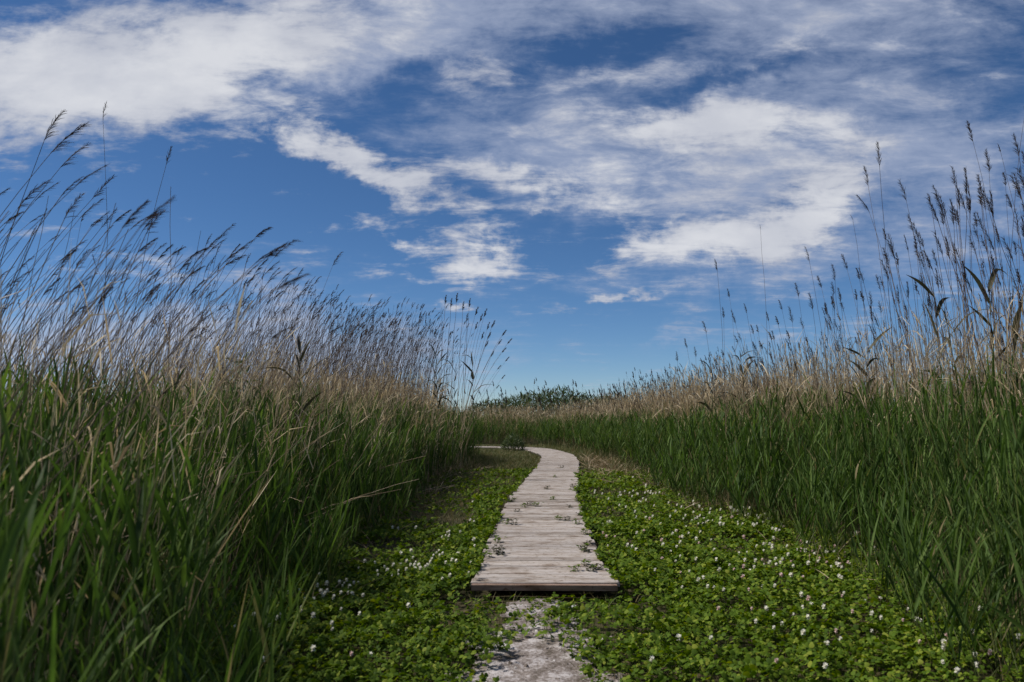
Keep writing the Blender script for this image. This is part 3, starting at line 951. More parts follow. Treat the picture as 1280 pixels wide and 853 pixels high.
# reed stems snapped over and lying slantwise in the green of the left stand
for k in range(48):
    y = rng.uniform(3.6, 11.5)
    ex = edge_x(L_EDGE, y, 9)
    sx = ex - rng.uniform(0.2, 1.3)
    n = 8
    ln = rng.uniform(0.9, 1.9); el = R(rng.uniform(28, 58)); az = R(rng.normal(-20, 35))
    z0 = rng.uniform(0.05, 0.7)
    s = np.linspace(0, 1, n)
    D = np.array([math.cos(az) * math.cos(el), math.sin(az) * math.cos(el), math.sin(el)])
    P = D[None] * (ln * s)[:, None] - np.array([0, 0, 1.0]) * (0.18 * ln * s ** 2)[:, None] + np.cumsum(rng.normal(0, 0.006, (n, 3)), 0)
    P -= P[0]
    # a bent foot that still stands in the soil
    foot = np.array([[-0.05, 0, -z0], [-0.02, 0, -z0 * 0.4]])
    P = np.concatenate([foot, P]) + np.array([0, 0, z0])
    g = Geo(); g.tubes(P[None], np.linspace(0.0034, 0.0018, len(P))[None], 5, np.zeros((1, len(P))))
    gf = Geo()
    for j in range(2):
        q = P[3 + rng.integers(0, 5)]
        LP = q[None] + D[None] * (np.linspace(0, 0.3, 4))[:, None] + np.array([0.1, 0, -0.35])[None] * (np.linspace(0, 0.5, 4) ** 2)[:, None]
        gf.ribbons(LP[None], np.array([[0.006, 0.009, 0.006, 0.001]]), unit(rng.normal(0, 1, (1, 3))))
    zone = 'near the camera' if y < 6.5 else 'further along'
    root = thing('bent_reed', 'pale snapped reed stalk slanting across the green of the left stand, ' + zone, 'reed', (sx, y, 0), 0,
                 'pale snapped reed stalks in the left stand ' + zone)
    link('stem', g.mesh('snapped_stem', M_STRAW), root)
    link('foliage', gf.mesh('snapped_foliage', M_STRAW), root)

# withered broad-leaved reeds, dark against the tan
DK = [((890, 455), 13.0, 'left end of the right stand, beside the lone plump head'), ((925, 440), 12.4, 'right stand under the bare hooked stalk'),
      ((1085, 430), 8.6, 'right stand at the foot of the tall pair'), ((1165, 345), 7.4, 'right stand, tallest of its kind'), ((1180, 385), 7.0, 'right stand between two taller withered ones'),
      ((1235, 350), 6.8, 'right stand near the picture edge'), ((1262, 372), 6.5, 'right stand at the picture edge'),
      ((375, 430), 8.2, 'left stand amid tan stalks'), ((545, 440), 15.0, 'left stand towards its far end'), ((590, 440), 18.0, 'far tip of the left stand'), ((570, 455), 17.0, 'left stand just before its far tip')]
for (px, py), d, where in DK:
    t = at(px, py, d)
    H = t[2]
    gs, gf = Geo(), Geo()
    sc = d / 9.0
    B = np.zeros((1, 3)); bd = np.array([[rng.normal(0, 0.08), rng.normal(0, 0.06)]])
    gs.tubes(stem_point(B, np.array([H]), bd, np.linspace(0, 1, 9)[None]), np.linspace(0.006, 0.0025, 9)[None], 5, np.ones((1, 9)))
    n = int(rng.integers(6, 14))
    for j in range(n):
        tt = 0.55 + 0.45 * j / n
        A = stem_point(B, np.array([H]), bd, np.array([[tt]]))[0, 0]
        az = j * np.pi + rng.normal(0, 0.7)
        out = np.array([math.cos(az), math.sin(az) * 0.7, 0])
        an = R(rng.uniform(8, 55)); l = rng.uniform(0.2, 0.6)
        D = out * math.sin(an) + np.array([0, 0, 1.0]) * math.cos(an)
        s = np.linspace(0, 1, 8)
        kink = rng.uniform(0.1, 1.1)
        LP = A[None] + D[None] * (l * s)[:, None] + (out * 0.4 + np.array([0, 0, -1.0]))[None] * (l * kink * np.clip(s - 0.35, 0, 1) ** 1.6)[:, None]
        w = rng.uniform(0.028, 0.048) * max(1.0, d / 11) * np.interp(s, [0, 0.2, 0.5, 1], [0.5, 1, 0.9, 0.05])
        side = unit(np.cross(D, [0, 0, 1.0]) + rng.normal(0, 0.3, 3))
        tw = np.array([side * math.cos(a) + np.cross(D, side) * math.sin(a) for a in s * rng.normal(0, 1.2)])
        gf.ribbons(LP[None], w[None], tw[None], 0.18)
    root = thing('withered_reed', 'withered broad-leaved reed, ' + where, 'reed', (t[0] - bd[0, 0], d - bd[0, 1], 0))
    link('stem', gs.mesh('withered_stem', M_DARKLEAF), root)
    link('foliage', gf.mesh('withered_foliage', M_DARKLEAF), root)

# ------------------------------------------------------------------ far thicket, small bushes
def bush(name, label, c, rx, ry, h, n, leaf, mat, upright=0.7):
    root = thing(name, label, 'bush', (c[0], c[1], 0))
    gf, gs = Geo(), Geo()
    th = rng.uniform(0, 2 * np.pi, n); rr = np.sqrt(rng.uniform(0, 1, n))
    x = np.cos(th) * rr * rx; y = np.sin(th) * rr * ry
    top = h * np.sqrt(np.clip(1 - 0.9 * (x / rx) ** 2 - 0.55 * (y / ry) ** 2, 0.05, 1)) * (0.78 + 0.42 * fbm(x * 1.1 + 7, y * 1.1, 5))
    z = top * (rng.uniform(0.05, 1, n) ** 0.6)
    A = np.stack([x, y, z], 1)
    D = unit(rng.normal(0, 1, (n, 3)) * np.array([1, 1, 0.6]) + np.array([0, 0, upright * 1.6]))
    l = leaf * rng.uniform(0.6, 1.5, n)
    s = np.linspace(0, 1, 4)
    LP = A[:, None] + D[:, None] * (l[:, None] * s[None])[..., None]
    gf.ribbons(LP, (l * 0.17)[:, None] * np.array([[0.5, 1, 0.8, 0.05]]), unit(np.cross(D, rng.normal(0, 1, (n, 3)))), 0.1)
    m = max(12, n // 90)
    i = rng.integers(0, n, m)
    t = np.linspace(0, 1, 5)
    b0 = np.stack([x[i] * 0.55, y[i] * 0.55, np.zeros(m)], 1)
    P = b0[:, None] * (1 - t)[None, :, None] + A[i][:, None] * t[None, :, None]
    P[:, :, 2] = (A[i, 2][:, None] * t[None] ** 0.8)
    gs.tubes(P, np.repeat(np.linspace(0.012, 0.004, 5)[None], m, 0) * (leaf / 0.12), 4)
    link('foliage', gf.mesh('bush_foliage', mat), root)
    link('branches', gs.mesh('bush_branches', M_DARKLEAF), root)
    return root


cth = at(700, 520, 46.0)
bush('thicket', 'low dark green thicket on the horizon beyond the far reeds', (cth[0], 45.0), 6.4, 2.2, 2.7, 11000, 0.26, M_BUSH, 0.6)
c = at(641, 580, 29.3)
bush('small_bush', 'small dark bush at the boardwalk bend beside the left stand', (c[0], 28.6), 0.42, 0.4, 0.62, 900, 0.11, M_BUSH)
c = at(302, 452, 8.4)
bush('leafy_shrub', 'leafy sprig poking out of the left stand beside the sky gap', (c[0], 8.4), 0.30, 0.28, 1.98, 500, 0.085, M_BUSH, 0.3)

# ------------------------------------------------------------------ ground cover
def corridor(n, y0, y1, padl=0.35, padr=0.35, pw=0.5):
    y = y0 + (y1 - y0) * rng.uniform(0, 1, n) ** pw if pw != 1 else rng.uniform(y0, y1, n)
    xl = edge_x(L_EDGE, y, 9) - padl; xr = edge_x(R_EDGE, y, 9) + padr
    x = rng.uniform(0, 1, n) * (xr - xl) + xl
    return x, y


def mound(x, y):
    return 0.015 + 0.15 * fbm(x * 4.2, y * 4.2, 61, 5) ** 1.3 * (0.45 + 1.1 * fbm(x * 1.3, y * 1.3, 62, 2))


def clover_w(x, y):
    """how thick the clover grows, 0..1"""
    wc = np.interp(y, WALK[:500, 1], WALK[:500, 0])
    left = x < wc
    n = fbm(x * 1.5, y * 1.5, 71, 5)
    xl = edge_x(L_EDGE, y, 9)
    lim_l = np.where(x < wc - 0.95, np.interp(y, [2, 6.2, 7.2, 9, 11], [1, 1, 0.8, 0.3, 0.06]), np.interp(y, [2, 8, 9.5, 11, 13], [1, 1, 0.8, 0.45, 0.1]))
    lim_r = np.interp(y, [2, 6, 10, 13.5, 16.5, 18], [1, 1, 1, 0.9, 0.25, 0.06])
    w = np.where(left, lim_l, lim_r)
    turf = fbm(x * 0.9 + 3, y * 0.55, 73, 3)
    w = w * np.clip(1.0 - np.clip((turf - 0.52) * 6, 0, 0.75) * np.interp(y, [5, 7], [0.3, 1]), 0, 1)
    w = w * np.clip((n - np.interp(y, [4, 6.5, 8], [0.12, 0.18, 0.27])) * 4.0, 0.0, 1)
    pd = path_d(x, y)
    w = w * np.clip((pd + 0.03) * 7, 0, 1)
    # bare margin on the right of the dirt path and under the boardwalk front
    d2 = np.hypot((x - 0.44) / 0.25, (y - 4.75) / 0.26)
    w = np.where(d2 < 1, w * 0.35, w)
    return w


def clover(n=150000):
    x, y = corridor(n, 1.6, 18.0, 0.1, 0.3, 0.85)
    k = rng.uniform(0, 1, n) < clover_w(x, y)
    wd = walk_dist(x, y)
    k &= (wd > 0.52 + 0.30 * (fbm(x * 4, y * 4, 8) - 0.58)) | (y < WALK[0, 1] - 0.09)
    k &= ~((np.abs(x - WALK[0, 0]) < 0.75) & (y > 5.05) & (y < WALK[0, 1]) & (rng.uniform(0, 1, n) < 0.68))
    k &= ~((np.abs(x - WALK[0, 0]) < 0.56) & (y < WALK[0, 1] + 0.05) & (y > WALK[0, 1] - 0.12) & (rng.uniform(0, 1, n) < 0.8))
    x, y, wd = x[k], y[k], wd[k]; n = len(x)
    g = Geo()
    h = mound(x, y) * rng.uniform(0.45, 1.0, n) ** 0.6 + rng.uniform(0.0, 0.06, n)
    h = np.where((np.abs(x - WALK[0, 0]) < 0.6) & (y > 5.1) & (y < WALK[0, 1]), h * 0.45, h)
    h = np.where((wd < 0.54) & (y > WALK[0, 1] - 0.05), np.maximum(h, 0.128 + rng.uniform(0, 0.045, n)), h)
    sc = rng.uniform(0.55, 1.5, n) * np.interp(y, [4, 9, 18], [1.0, 1.25, 1.7])
    tilt = rng.normal(0, 0.62, (n, 2))
    nrm = unit(np.stack([tilt[:, 0], tilt[:, 1], np.ones(n)], 1))
    a0 = rng.uniform(0, 2 * np.pi, n)
    C = np.stack([x, y, h], 1)
    ref = unit(np.cross(nrm, np.stack([np.cos(a0), np.sin(a0), np.zeros(n)], 1)))
    bi = np.cross(nrm, ref)
    for j in range(3):
        a = j * 2 * np.pi / 3 + rng.normal(0, 0.12, n)
        D = ref * np.cos(a)[:, None] + bi * np.sin(a)[:, None]
        S = np.cross(nrm, D)
        D = unit(D + nrm * rng.uniform(-0.25, 0.35, (n, 1)))
        l = 0.0195 * sc * rng.uniform(0.85, 1.15, n)
        s = np.array([0.05, 0.35, 0.75, 1.0])
        P = C[:, None] + D[:, None] * (l[:, None] * s[None])[..., None]
        g.ribbons(P, (l * 1.0)[:, None] * np.array([[0.18, 0.78, 1.02, 0.62]]), S, 0.10)
    # petioles for the near ones
    m = np.where(y < 7)[0][::2]
    t = np.linspace(0, 1, 3)
    foot = C[m] * np.array([1, 1, 0]) + np.c_[rng.normal(0, 0.015, (len(m), 2)), np.zeros(len(m))]
    P = foot[:, None] * (1 - t)[None, :, None] + C[m][:, None] * t[None, :, None]
    g.tubes(P, np.full((len(m), 3), 0.0009), 3)
    o = link('clover', g.mesh('clover', M_CLOVER))
    tag(o, 'carpet of clover leaves on both sides of the boardwalk', 'clover', kind='stuff')


clover()


def grass():
    g = Geo()
    # thin turf where the clover gives out, browner further away
    x, y = corridor(95000, 3.0, 34.0, 0.5, 0.5, 0.95)
    n = len(x)
    cw = clover_w(x, y)
    k = rng.uniform(0, 1, n) < np.clip(1.15 - cw, 0.28, 1.0)
    k &= ((walk_dist(x, y) > 0.53) | (y < WALK[0, 1] - 0.05)) & (path_d(x, y) > 0.0)
    x, y = x[k], y[k]; n = len(x)
    l = rng.uniform(0.04, 0.13, n) * np.interp(y, [4, 10, 30], [0.95, 1.1, 1.5])
    az = rng.uniform(0, 2 * np.pi, n); lean = rng.uniform(0.1, 0.8, n)
    D = unit(np.stack([np.cos(az) * lean, np.sin(az) * lean, np.ones(n)], 1))
    s = np.linspace(0, 1, 3)
    z0 = np.zeros(n) - 0.005
    P = np.stack([x, y, z0], 1)[:, None] + D[:, None] * (l[:, None] * s[None])[..., None] + np.stack([np.cos(az), np.sin(az), -0.5 * np.ones(n)], 1)[:, None] * (0.3 * l[:, None] * (s ** 2)[None])[..., None]
    g.ribbons(P, np.interp(y, [4, 12, 30], [0.0035, 0.006, 0.012])[:, None] * np.array([[1, 0.8, 0.1]]), unit(np.cross(D, rng.normal(0, 1, (n, 3)))), 0)
    # taller blades and seedlings at the foot of the stands
    for E, sd, dens in ((L_EDGE, -1, 150), (R_EDGE, 1, 170)):
        B, s_ = sample_bank(E, sd, dens, -0.35, 0.35, ymin=1.5, ymax=33)
        k = (walk_dist(B[:, 0], B[:, 1]) > 0.6) & (rng.uniform(0, 1, len(B)) < np.interp(B[:, 1], [4, 10, 30], [1, 0.8, 0.5]))
        B = B[k]; n = len(B)
        l = rng.uniform(0.12, 0.42, n)
        az = rng.uniform(0, 2 * np.pi, n)
        D = unit(np.stack([np.cos(az) * 0.22, np.sin(az) * 0.22, np.ones(n)], 1))
        s = np.linspace(0, 1, 4)
        P = B[:, None] + D[:, None] * (l[:, None] * s[None])[..., None] + np.stack([np.cos(az), np.sin(az), -0.4 * np.ones(n)], 1)[:, None] * (0.25 * l[:, None] * (s ** 2)[None])[..., None]
        g.ribbons(P, np.interp(B[:, 1], [4, 12, 30], [0.006, 0.008, 0.014])[:, None] * np.array([[0.9, 1, 0.7, 0.08]]), unit(np.cross(D, rng.normal(0, 1, (n, 3)))), 0)
    o = link('grass', g.mesh('grass', M_GRASS))
    tag(o, 'thin brownish grass along the boardwalk and the foot of the reeds', 'grass', kind='stuff')


grass()


def straw():
    g = Geo()
    pts = []
    for E, sd, y0, y1, dens in ((L_EDGE, -1, 5, 20, 70), (R_EDGE, 1, 6, 24, 60)):
        B, s_ = sample_bank(E, sd, dens, -0.55, 0.7, ymin=y0, ymax=y1)
        k = fbm(B[:, 0] * 1.5, B[:, 1] * 1.5, 121) > 0.42
        pts.append(B[k])
    # dry patch right of the walk, beyond the clover
    n = 1500
    y = rng.uniform(14.5, 24, n); x = rng.uniform(1.55, 2.9, n)
    pts.append(np.stack([x, y, np.zeros(n)], 1))
    B = np.concatenate(pts)
    B = B[walk_dist(B[:, 0], B[:, 1]) > 0.7]
    n = len(B)
    az = rng.uniform(0, 2 * np.pi, n); el = np.abs(rng.normal(0.25, 0.4, n))
    D = np.stack([np.cos(az) * np.cos(el), np.sin(az) * np.cos(el), np.sin(el)], 1)
    l = rng.uniform(0.12, 0.5, n)
    s = np.linspace(0, 1, 4)
    B[:, 2] = rng.uniform(0.0, 0.08, n)
    P = B[:, None] + D[:, None] * (l[:, None] * s[None])[..., None] - np.array([0, 0, 1.0]) * (0.3 * l[:, None] * np.sin(el)[:, None] * (s ** 2)[None])[..., None]
    P[..., 2] = np.maximum(P[..., 2], 0.005)
    g.ribbons(P, np.interp(B[:, 1], [5, 12, 24], [0.004, 0.006, 0.011])[:, None] * np.array([[1, 1, 0.8, 0.2]]), unit(np.cross(D, rng.normal(0, 1, (n, 3)))), 0)
    o = link('straw', g.mesh('straw', M_STRAW))
    tag(o, 'fallen pale straw littered along the foot of the reeds', 'straw', kind='stuff')


straw()

# ------------------------------------------------------------------ clover flowers
def flower_head(mat, n=46, r=0.0105):
    g = Geo()
    i = np.arange(n)
    ph = np.arccos(1 - 2 * (i + 0.5) / n * 0.86); th = i * 2.39996
    D = np.stack([np.sin(ph) * np.cos(th), np.sin(ph) * np.sin(th), np.cos(ph)], 1)
    D = unit(D + rng.normal(0, 0.10, (n, 3)))
    s = np.linspace(0, 1, 3)
    l = r * rng.uniform(0.85, 1.2, n)
    up = np.where(D[:, 2] > -0.2, 0.25, -0.35)
    P = D[:, None] * (l[:, None] * (0.15 + 0.85 * s)[None])[..., None] + np.array([0, 0, 1.0]) * (up[:, None] * r * (s ** 2)[None])[..., None]
    al = np.repeat(np.clip(0.15 - D[:, 2], 0, 1)[:, None], 3, 1) * np.array([[1, 0.8, 0.4]])
    g.ribbons(P, np.full((n, 3), 1.0) * np.array([[0.0022, 0.0045, 0.002]]), unit(np.cross(D, np.array([0.2, 0.1, 1.0]))), 0.12, al)
    return g.mesh('clover_head', mat)


HEADS_W = [flower_head(M_PETALW) for _ in range(4)]
HEADS_P = [flower_head(M_PETALP) for _ in range(3)]
gst = Geo()
gst.tubes(np.array([[(0, 0, -0.12), (0.004, 0.002, -0.06), (0, 0, 0)]]), np.array([[0.0012, 0.0011, 0.001]]), 4)
FSTEM = gst.mesh('clover_stem', M_FSTEM)


def flower_spots():
    out = []
    # left patch: a band that runs along the reeds and clusters by the boardwalk
    def blob(n, px, py, sx, sy, pink, where):
        for _ in range(n):
            q = walk_pt(px + rng.normal(0, sx), py + rng.normal(0, sy), 0.10)
            out.append((q[0], q[1], rng.uniform() < pink, where))
    blob(26, 515, 712, 26, 9, 0, 'left a')
    blob(22, 560, 690, 16, 12, 0, 'left a')
    blob(24, 440, 735, 38, 14, 0, 'left b')
    blob(16, 385, 768, 30, 18, 0, 'left b')
    blob(12, 480, 800, 85, 32, 0.05, 'left c')
    blob(6, 330, 800, 15, 15, 0, 'left c')
    blob(34, 800, 618, 26, 10, 0.05, 'right a')
    blob(30, 855, 640, 35, 12, 0.1, 'right a')
    blob(34, 930, 652, 30, 14, 0.15, 'right a')
    blob(26, 985, 690, 28, 10, 0.45, 'right b')
    blob(28, 1050, 700, 30, 12, 0.3, 'right b')
    blob(40, 915, 715, 50, 24, 0.4, 'right b')
    blob(18, 830, 690, 40, 25, 0.25, 'right b')
    blob(24, 1010, 765, 60, 32, 0.2, 'right c')
    blob(16, 1120, 790, 60, 30, 0.15, 'right c')
    blob(9, 900, 800, 75, 35, 0.3, 'right c')
    blob(8, 1200, 825, 40, 18, 0.05, 'right c')
    blob(4, 760, 678, 8, 4, 0.6, 'right b')
    return out


WH = {'left a': 'left of the boardwalk, close beside its front edge', 'left b': 'along the foot of the left reeds',
      'left c': 'in the open clover at the bottom left', 'right a': 'far along the right bank, beyond the boardwalk front',
      'right b': 'midway along the foot of the right reeds', 'right c': 'in the near clover at the bottom right'}
spots = [s for s in flower_spots() if walk_dist(np.array([s[0]]), np.array([s[1]]))[0] > 0.56 and path_d(np.array([s[0]]), np.array([s[1]]))[0] > 0.08]
spots.sort(key=lambda s: s[1])
ind, extra = spots[:300], spots[300:]


def flower_z(x, y):
    return float(mound(np.array([x]), np.array([y]))[0]) + rng.uniform(0.045, 0.09)


for k, (x, y, pink, wh) in enumerate(ind):
    root = thing('clover_flower', ('pink-tinged' if pink else 'white') + ' clover flower ' + WH[wh], 'flower', (x, y, 0), rng.uniform(0, 6.28),
                 ('pink-tinged' if pink else 'white') + ' clover flowers ' + WH[wh])
    z = flower_z(x, y)
    st = link('stem', FSTEM, root, (0, 0, z)); st.scale = (1, 1, z / 0.12)
    hd = link('flower_head', HEADS_P[k % 3] if pink else HEADS_W[k % 4], root, (0, 0, z))
    s = rng.uniform(0.75, 1.2) * (1.0 if y < 7 else 1.15)
    s *= rng.uniform(0.85, 1.35); hd.scale = (s, s, s); hd.rotation_euler = (rng.normal(0, 0.25), rng.normal(0, 0.25), 0)

g = Geo()
hv = np.empty(len(HEADS_W[0].vertices) * 3); HEADS_W[0].vertices.foreach_get('co', hv); hv = hv.reshape(-1, 3)
hq = np.array([list(p.vertices) for p in HEADS_W[0].polygons])
for (x, y, pink, wh) in extra:
    z = flower_z(x, y)
    g.add(hv * 1.4 + np.array([x, y, z]), hq, None, 0)
    g.tubes(np.array([[(x, y, 0), (x, y, z / 2), (x, y, z)]]), np.full((1, 3), 0.0012), 3, mi=1)
# a sparse scatter through the rest of the clover
x, y = corridor(260, 8, 17, -0.2, 0.0, 1)
for a, b in zip(x, y):
    if walk_dist(np.array([a]), np.array([b]))[0] > 0.6 and clover_w(np.array([a]), np.array([b]))[0] > 0.4:
        z = flower_z(a, b)
        g.add(hv * 1.4 + np.array([a, b, z]), hq, None, 0)
o = link('clover_flowers', g.mesh('clover_flowers', [M_PETALW, M_FSTEM]))
tag(o, 'scattered small white clover flowers further along the banks', 'flowers', kind='stuff')

# ------------------------------------------------------------------ sprigs growing up through the boards
SPR = [((655, 634), 'left edge'), ((662, 632), 'middle'), ((670, 633), 'middle'), ((646, 640), 'left edge'), ((633, 655), 'left edge'), ((642, 656), 'left edge'),
       ((698, 650), 'right edge'), ((708, 651), 'right edge'), ((722, 655), 'right edge'), ((724, 645), 'right edge'), ((720, 627), 'right edge'), ((638, 627), 'left edge'),
       ((694, 597), 'middle'), ((683, 612), 'middle'), ((622, 678), 'left edge'), ((730, 690), 'right edge'), ((718, 714), 'front'), ((738, 714), 'front'), ((732, 706), 'right edge'), ((702, 585), 'middle'), ((690, 625), 'middle')]
for _ in range(16):
    q = rng.uniform(); py = 590 + 125 * q ** 0.8
    i_ = int(np.argmin(np.abs(WALK[:600, 1] - walk_pt(680, py)[1])))
    sd = -1 if rng.uniform() < 0.5 else 1
    P_ = WALK[i_] + np.array([sd * rng.uniform(0.34, 0.47), 0])
    ex, ey = proj(np.array([P_[0], P_[1], 0.12]))
    SPR.append(((float(ex[0]), float(ey[0])), 'left edge' if sd < 0 else 'right edge'))
sv = []
for v in range(4):
    g = Geo()
    n = 14
    C = np.c_[rng.normal(0, 0.03, n), rng.normal(0, 0.02, n), rng.uniform(0.005, 0.05, n)]
    for j in range(3):
        a = j * 2.094 + rng.uniform(0, 6.28, n)
        D = unit(np.stack([np.cos(a), np.sin(a), rng.normal(0.2, 0.3, n)], 1))
        l = rng.uniform(0.014, 0.026, n)
        s = np.array([0.05, 0.4, 0.8, 1.0])
        g.ribbons(C[:, None] + D[:, None] * (l[:, None] * s[None])[..., None], l[:, None] * np.array([[0.2, 0.8, 1.0, 0.5]]), unit(np.cross(D, [0, 0, 1.0])), 0.1)
    gs = Geo()
    t = np.linspace(0, 1, 3)
    foot = np.tile(np.array([[0, 0, -0.12]]), (n, 1))
    gs.tubes(foot[:, None] * (1 - t)[None, :, None] + C[:, None] * t[None, :, None], np.full((n, 3), 0.0010), 3)
    sv.append((gs.mesh('sprig_stem', M_FSTEM), g.mesh('sprig_foliage', M_DARKLEAF if v % 2 else M_CLOVER)))
for k, ((px, py), wh) in enumerate(SPR):
    q = walk_pt(px, py)
    root = thing('clover_sprig', 'small clover sprig growing up through the boards at the ' + ('boardwalk front edge' if wh == 'front' else 'boardwalk ' + wh), 'sprig',
                 (q[0], q[1], 0.12), rng.uniform(0, 6.28), 'clover sprigs at the boardwalk ' + wh)
    s = rng.uniform(0.55, 1.15); root.scale = (s, s, s)
    link('stem', sv[k % 4][0], root); link('foliage', sv[k % 4][1], root)

# a white pebble beside the dirt path
def pebble(px, py, r, label):
    q = walk_pt(px, py, 0.03)
    g = Geo()
    n, mth = 8, 12
    vs = []
    for i in range(n + 1):
        a = math.pi * i / n
        for j in range(mth):
            b = 2 * math.pi * j / mth
            k = 1 + 0.25 * (random.random() - 0.5)
            vs.append((r * 1.5 * math.sin(a) * math.cos(b) * k, r * 0.9 * math.sin(a) * math.sin(b) * k, r * 0.5 * math.cos(a)))
    q4 = [(i * mth + j, (i + 1) * mth + j, (i + 1) * mth + (j + 1) % mth, i * mth + (j + 1) % mth) for i in range(n) for j in range(mth)]
    g.add(vs, q4)
    o = link('stone', g.mesh('stone', M_STONE), None, (q[0], q[1], 0.045))
    tag(o, label, 'stone')


M_STONE = soil_mat('white_stone', (0.55, 0.53, 0.5), (0.68, 0.66, 0.63), (0.78, 0.76, 0.74), 6, 40)
pebble(715, 762, 0.028, 'flat white stone lying by the head of the dirt path')

# ------------------------------------------------------------------ sky, sun
SUN_EL, SUN_AZ = 48.0, -84.0   # azimuth from straight ahead (+Y), negative = to the left
w = bpy.data.worlds.new('World'); scene.world = w
w.use_nodes = True
nt = w.node_tree; N = nt.nodes; L = nt.links
N.clear()
out = N.new('ShaderNodeOutputWorld'); bg = N.new('ShaderNodeBackground')
bg.inputs['Strength'].default_value = 0.1
L.new(bg.outputs[0], out.inputs[0])
sky = N.new('ShaderNodeTexSky'); sky.sky_type = 'NISHITA'; sky.sun_disc = False
sky.sun_elevation = R(SUN_EL); sky.sun_rotation = R(SUN_AZ)
sky.air_density = 1.0; sky.dust_density = 0.0; sky.ozone_density = 6.0; sky.altitude = 3000
hs = N.new('ShaderNodeHueSaturation'); hs.inputs['Saturation'].default_value = 1.10; hs.inputs['Value'].default_value = 0.66
L.new(sky.outputs[0], hs.inputs['Color'])
tc = N.new('ShaderNodeTexCoord')
sep = N.new('ShaderNodeSeparateXYZ'); L.new(tc.outputs['Generated'], sep.inputs[0])


def mth(op, a, b=None, c=None, clamp=False):
    n = N.new('ShaderNodeMath'); n.operation = op; n.use_clamp = clamp
    for i, v in enumerate((a, b, c)):
        if v is None: continue
        if isinstance(v, (int, float)): n.inputs[i].default_value = v
        else: L.new(v, n.inputs[i])
    return n.outputs[0]


def smooth(v, a, b):
    n = N.new('ShaderNodeMapRange'); n.interpolation_type = 'SMOOTHSTEP'
    L.new(v, n.inputs['Value']); n.inputs['From Min'].default_value = a; n.inputs['From Max'].default_value = b
    return n.outputs['Result']


def comb(x, y, z=0.0):
    n = N.new('ShaderNodeCombineXYZ')
    for i, v in enumerate((x, y, z)):
        if isinstance(v, (int, float)): n.inputs[i].default_value = v
        else: L.new(v, n.inputs[i])
    return n.outputs[0]


def noise(vec, scale, detail, rough=0.55, dist=0.0, ofs=(0, 0, 0), sc=(1, 1, 1), rot=0.0):
    m = N.new('ShaderNodeMapping'); m.inputs['Location'].default_value = ofs; m.inputs['Scale'].default_value = sc; m.inputs['Rotation'].default_value = (0, 0, rot)
    L.new(vec, m.inputs['Vector'])
    n = N.new('ShaderNodeTexNoise'); n.inputs['Scale'].default_value = scale; n.inputs['Detail'].default_value = detail
    n.inputs['Roughness'].default_value = rough; n.inputs['Distortion'].default_value = dist
    L.new(m.outputs[0], n.inputs['Vector'])
    return n


# clouds lie in a flat layer overhead: its plan coordinates are direction.xy / direction.z
zc = mth('ADD', mth('MAXIMUM', sep.outputs[2], 0.0), 0.10)
plan = comb(mth('DIVIDE', sep.outputs[0], zc), mth('DIVIDE', sep.outputs[1], zc))
# bearings round the northern sky: tangents of azimuth and elevation
ysafe = mth('MAXIMUM', sep.outputs[1], 0.06)
U = mth('DIVIDE', sep.outputs[0], ysafe); Wt = mth('DIVIDE', sep.outputs[2], ysafe)
tan0 = comb(U, Wt)
wn = noise(tan0, 4.2, 6, 0.6, 0.3, (3.1, 1.7, 0))
wn2 = noise(tan0, 13.0, 6, 0.6, 0.0, (7.1, 4.7, 0))


def warp(vec, n, amp):
    s = N.new('ShaderNodeVectorMath'); s.operation = 'SUBTRACT'; s.inputs[1].default_value = (0.5, 0.5, 0.5)
    L.new(n.outputs['Color'], s.inputs[0])
    m = N.new('ShaderNodeVectorMath'); m.operation = 'MULTIPLY_ADD'; m.inputs[1].default_value = (amp, amp * 0.7, 0)
    L.new(s.outputs[0], m.inputs[0]); L.new(vec, m.inputs[2])
    return m.outputs[0]


wn3 = noise(tan0, 34.0, 5, 0.6, 0.0, (2.1, 8.7, 0))
tanw = warp(warp(warp(tan0, wn, 0.16), wn2, 0.10), wn3, 0.03)


def blob(px, py, rx, ry, rot, amp):
    d = ray(px, py); c = (d[0] / d[1], d[2] / d[1], 0)
    m = N.new('ShaderNodeMapping'); m.vector_type = 'TEXTURE'
    m.inputs['Location'].default_value = c; m.inputs['Rotation'].default_value = (0, 0, R(rot)); m.inputs['Scale'].default_value = (rx / F, ry / F, 1)
    L.new(tanw, m.inputs['Vector'])
    dt = N.new('ShaderNodeVectorMath'); dt.operation = 'DOT_PRODUCT'
    L.new(m.outputs[0], dt.inputs[0]); L.new(m.outputs[0], dt.inputs[1])
    return mth('MULTIPLY', mth('POWER', 0.42, dt.outputs['Value']), amp)


def total(lst):
    acc = None
    for b in lst:
        v = blob(*b)
        acc = v if acc is None else mth('ADD', acc, v)
    return acc


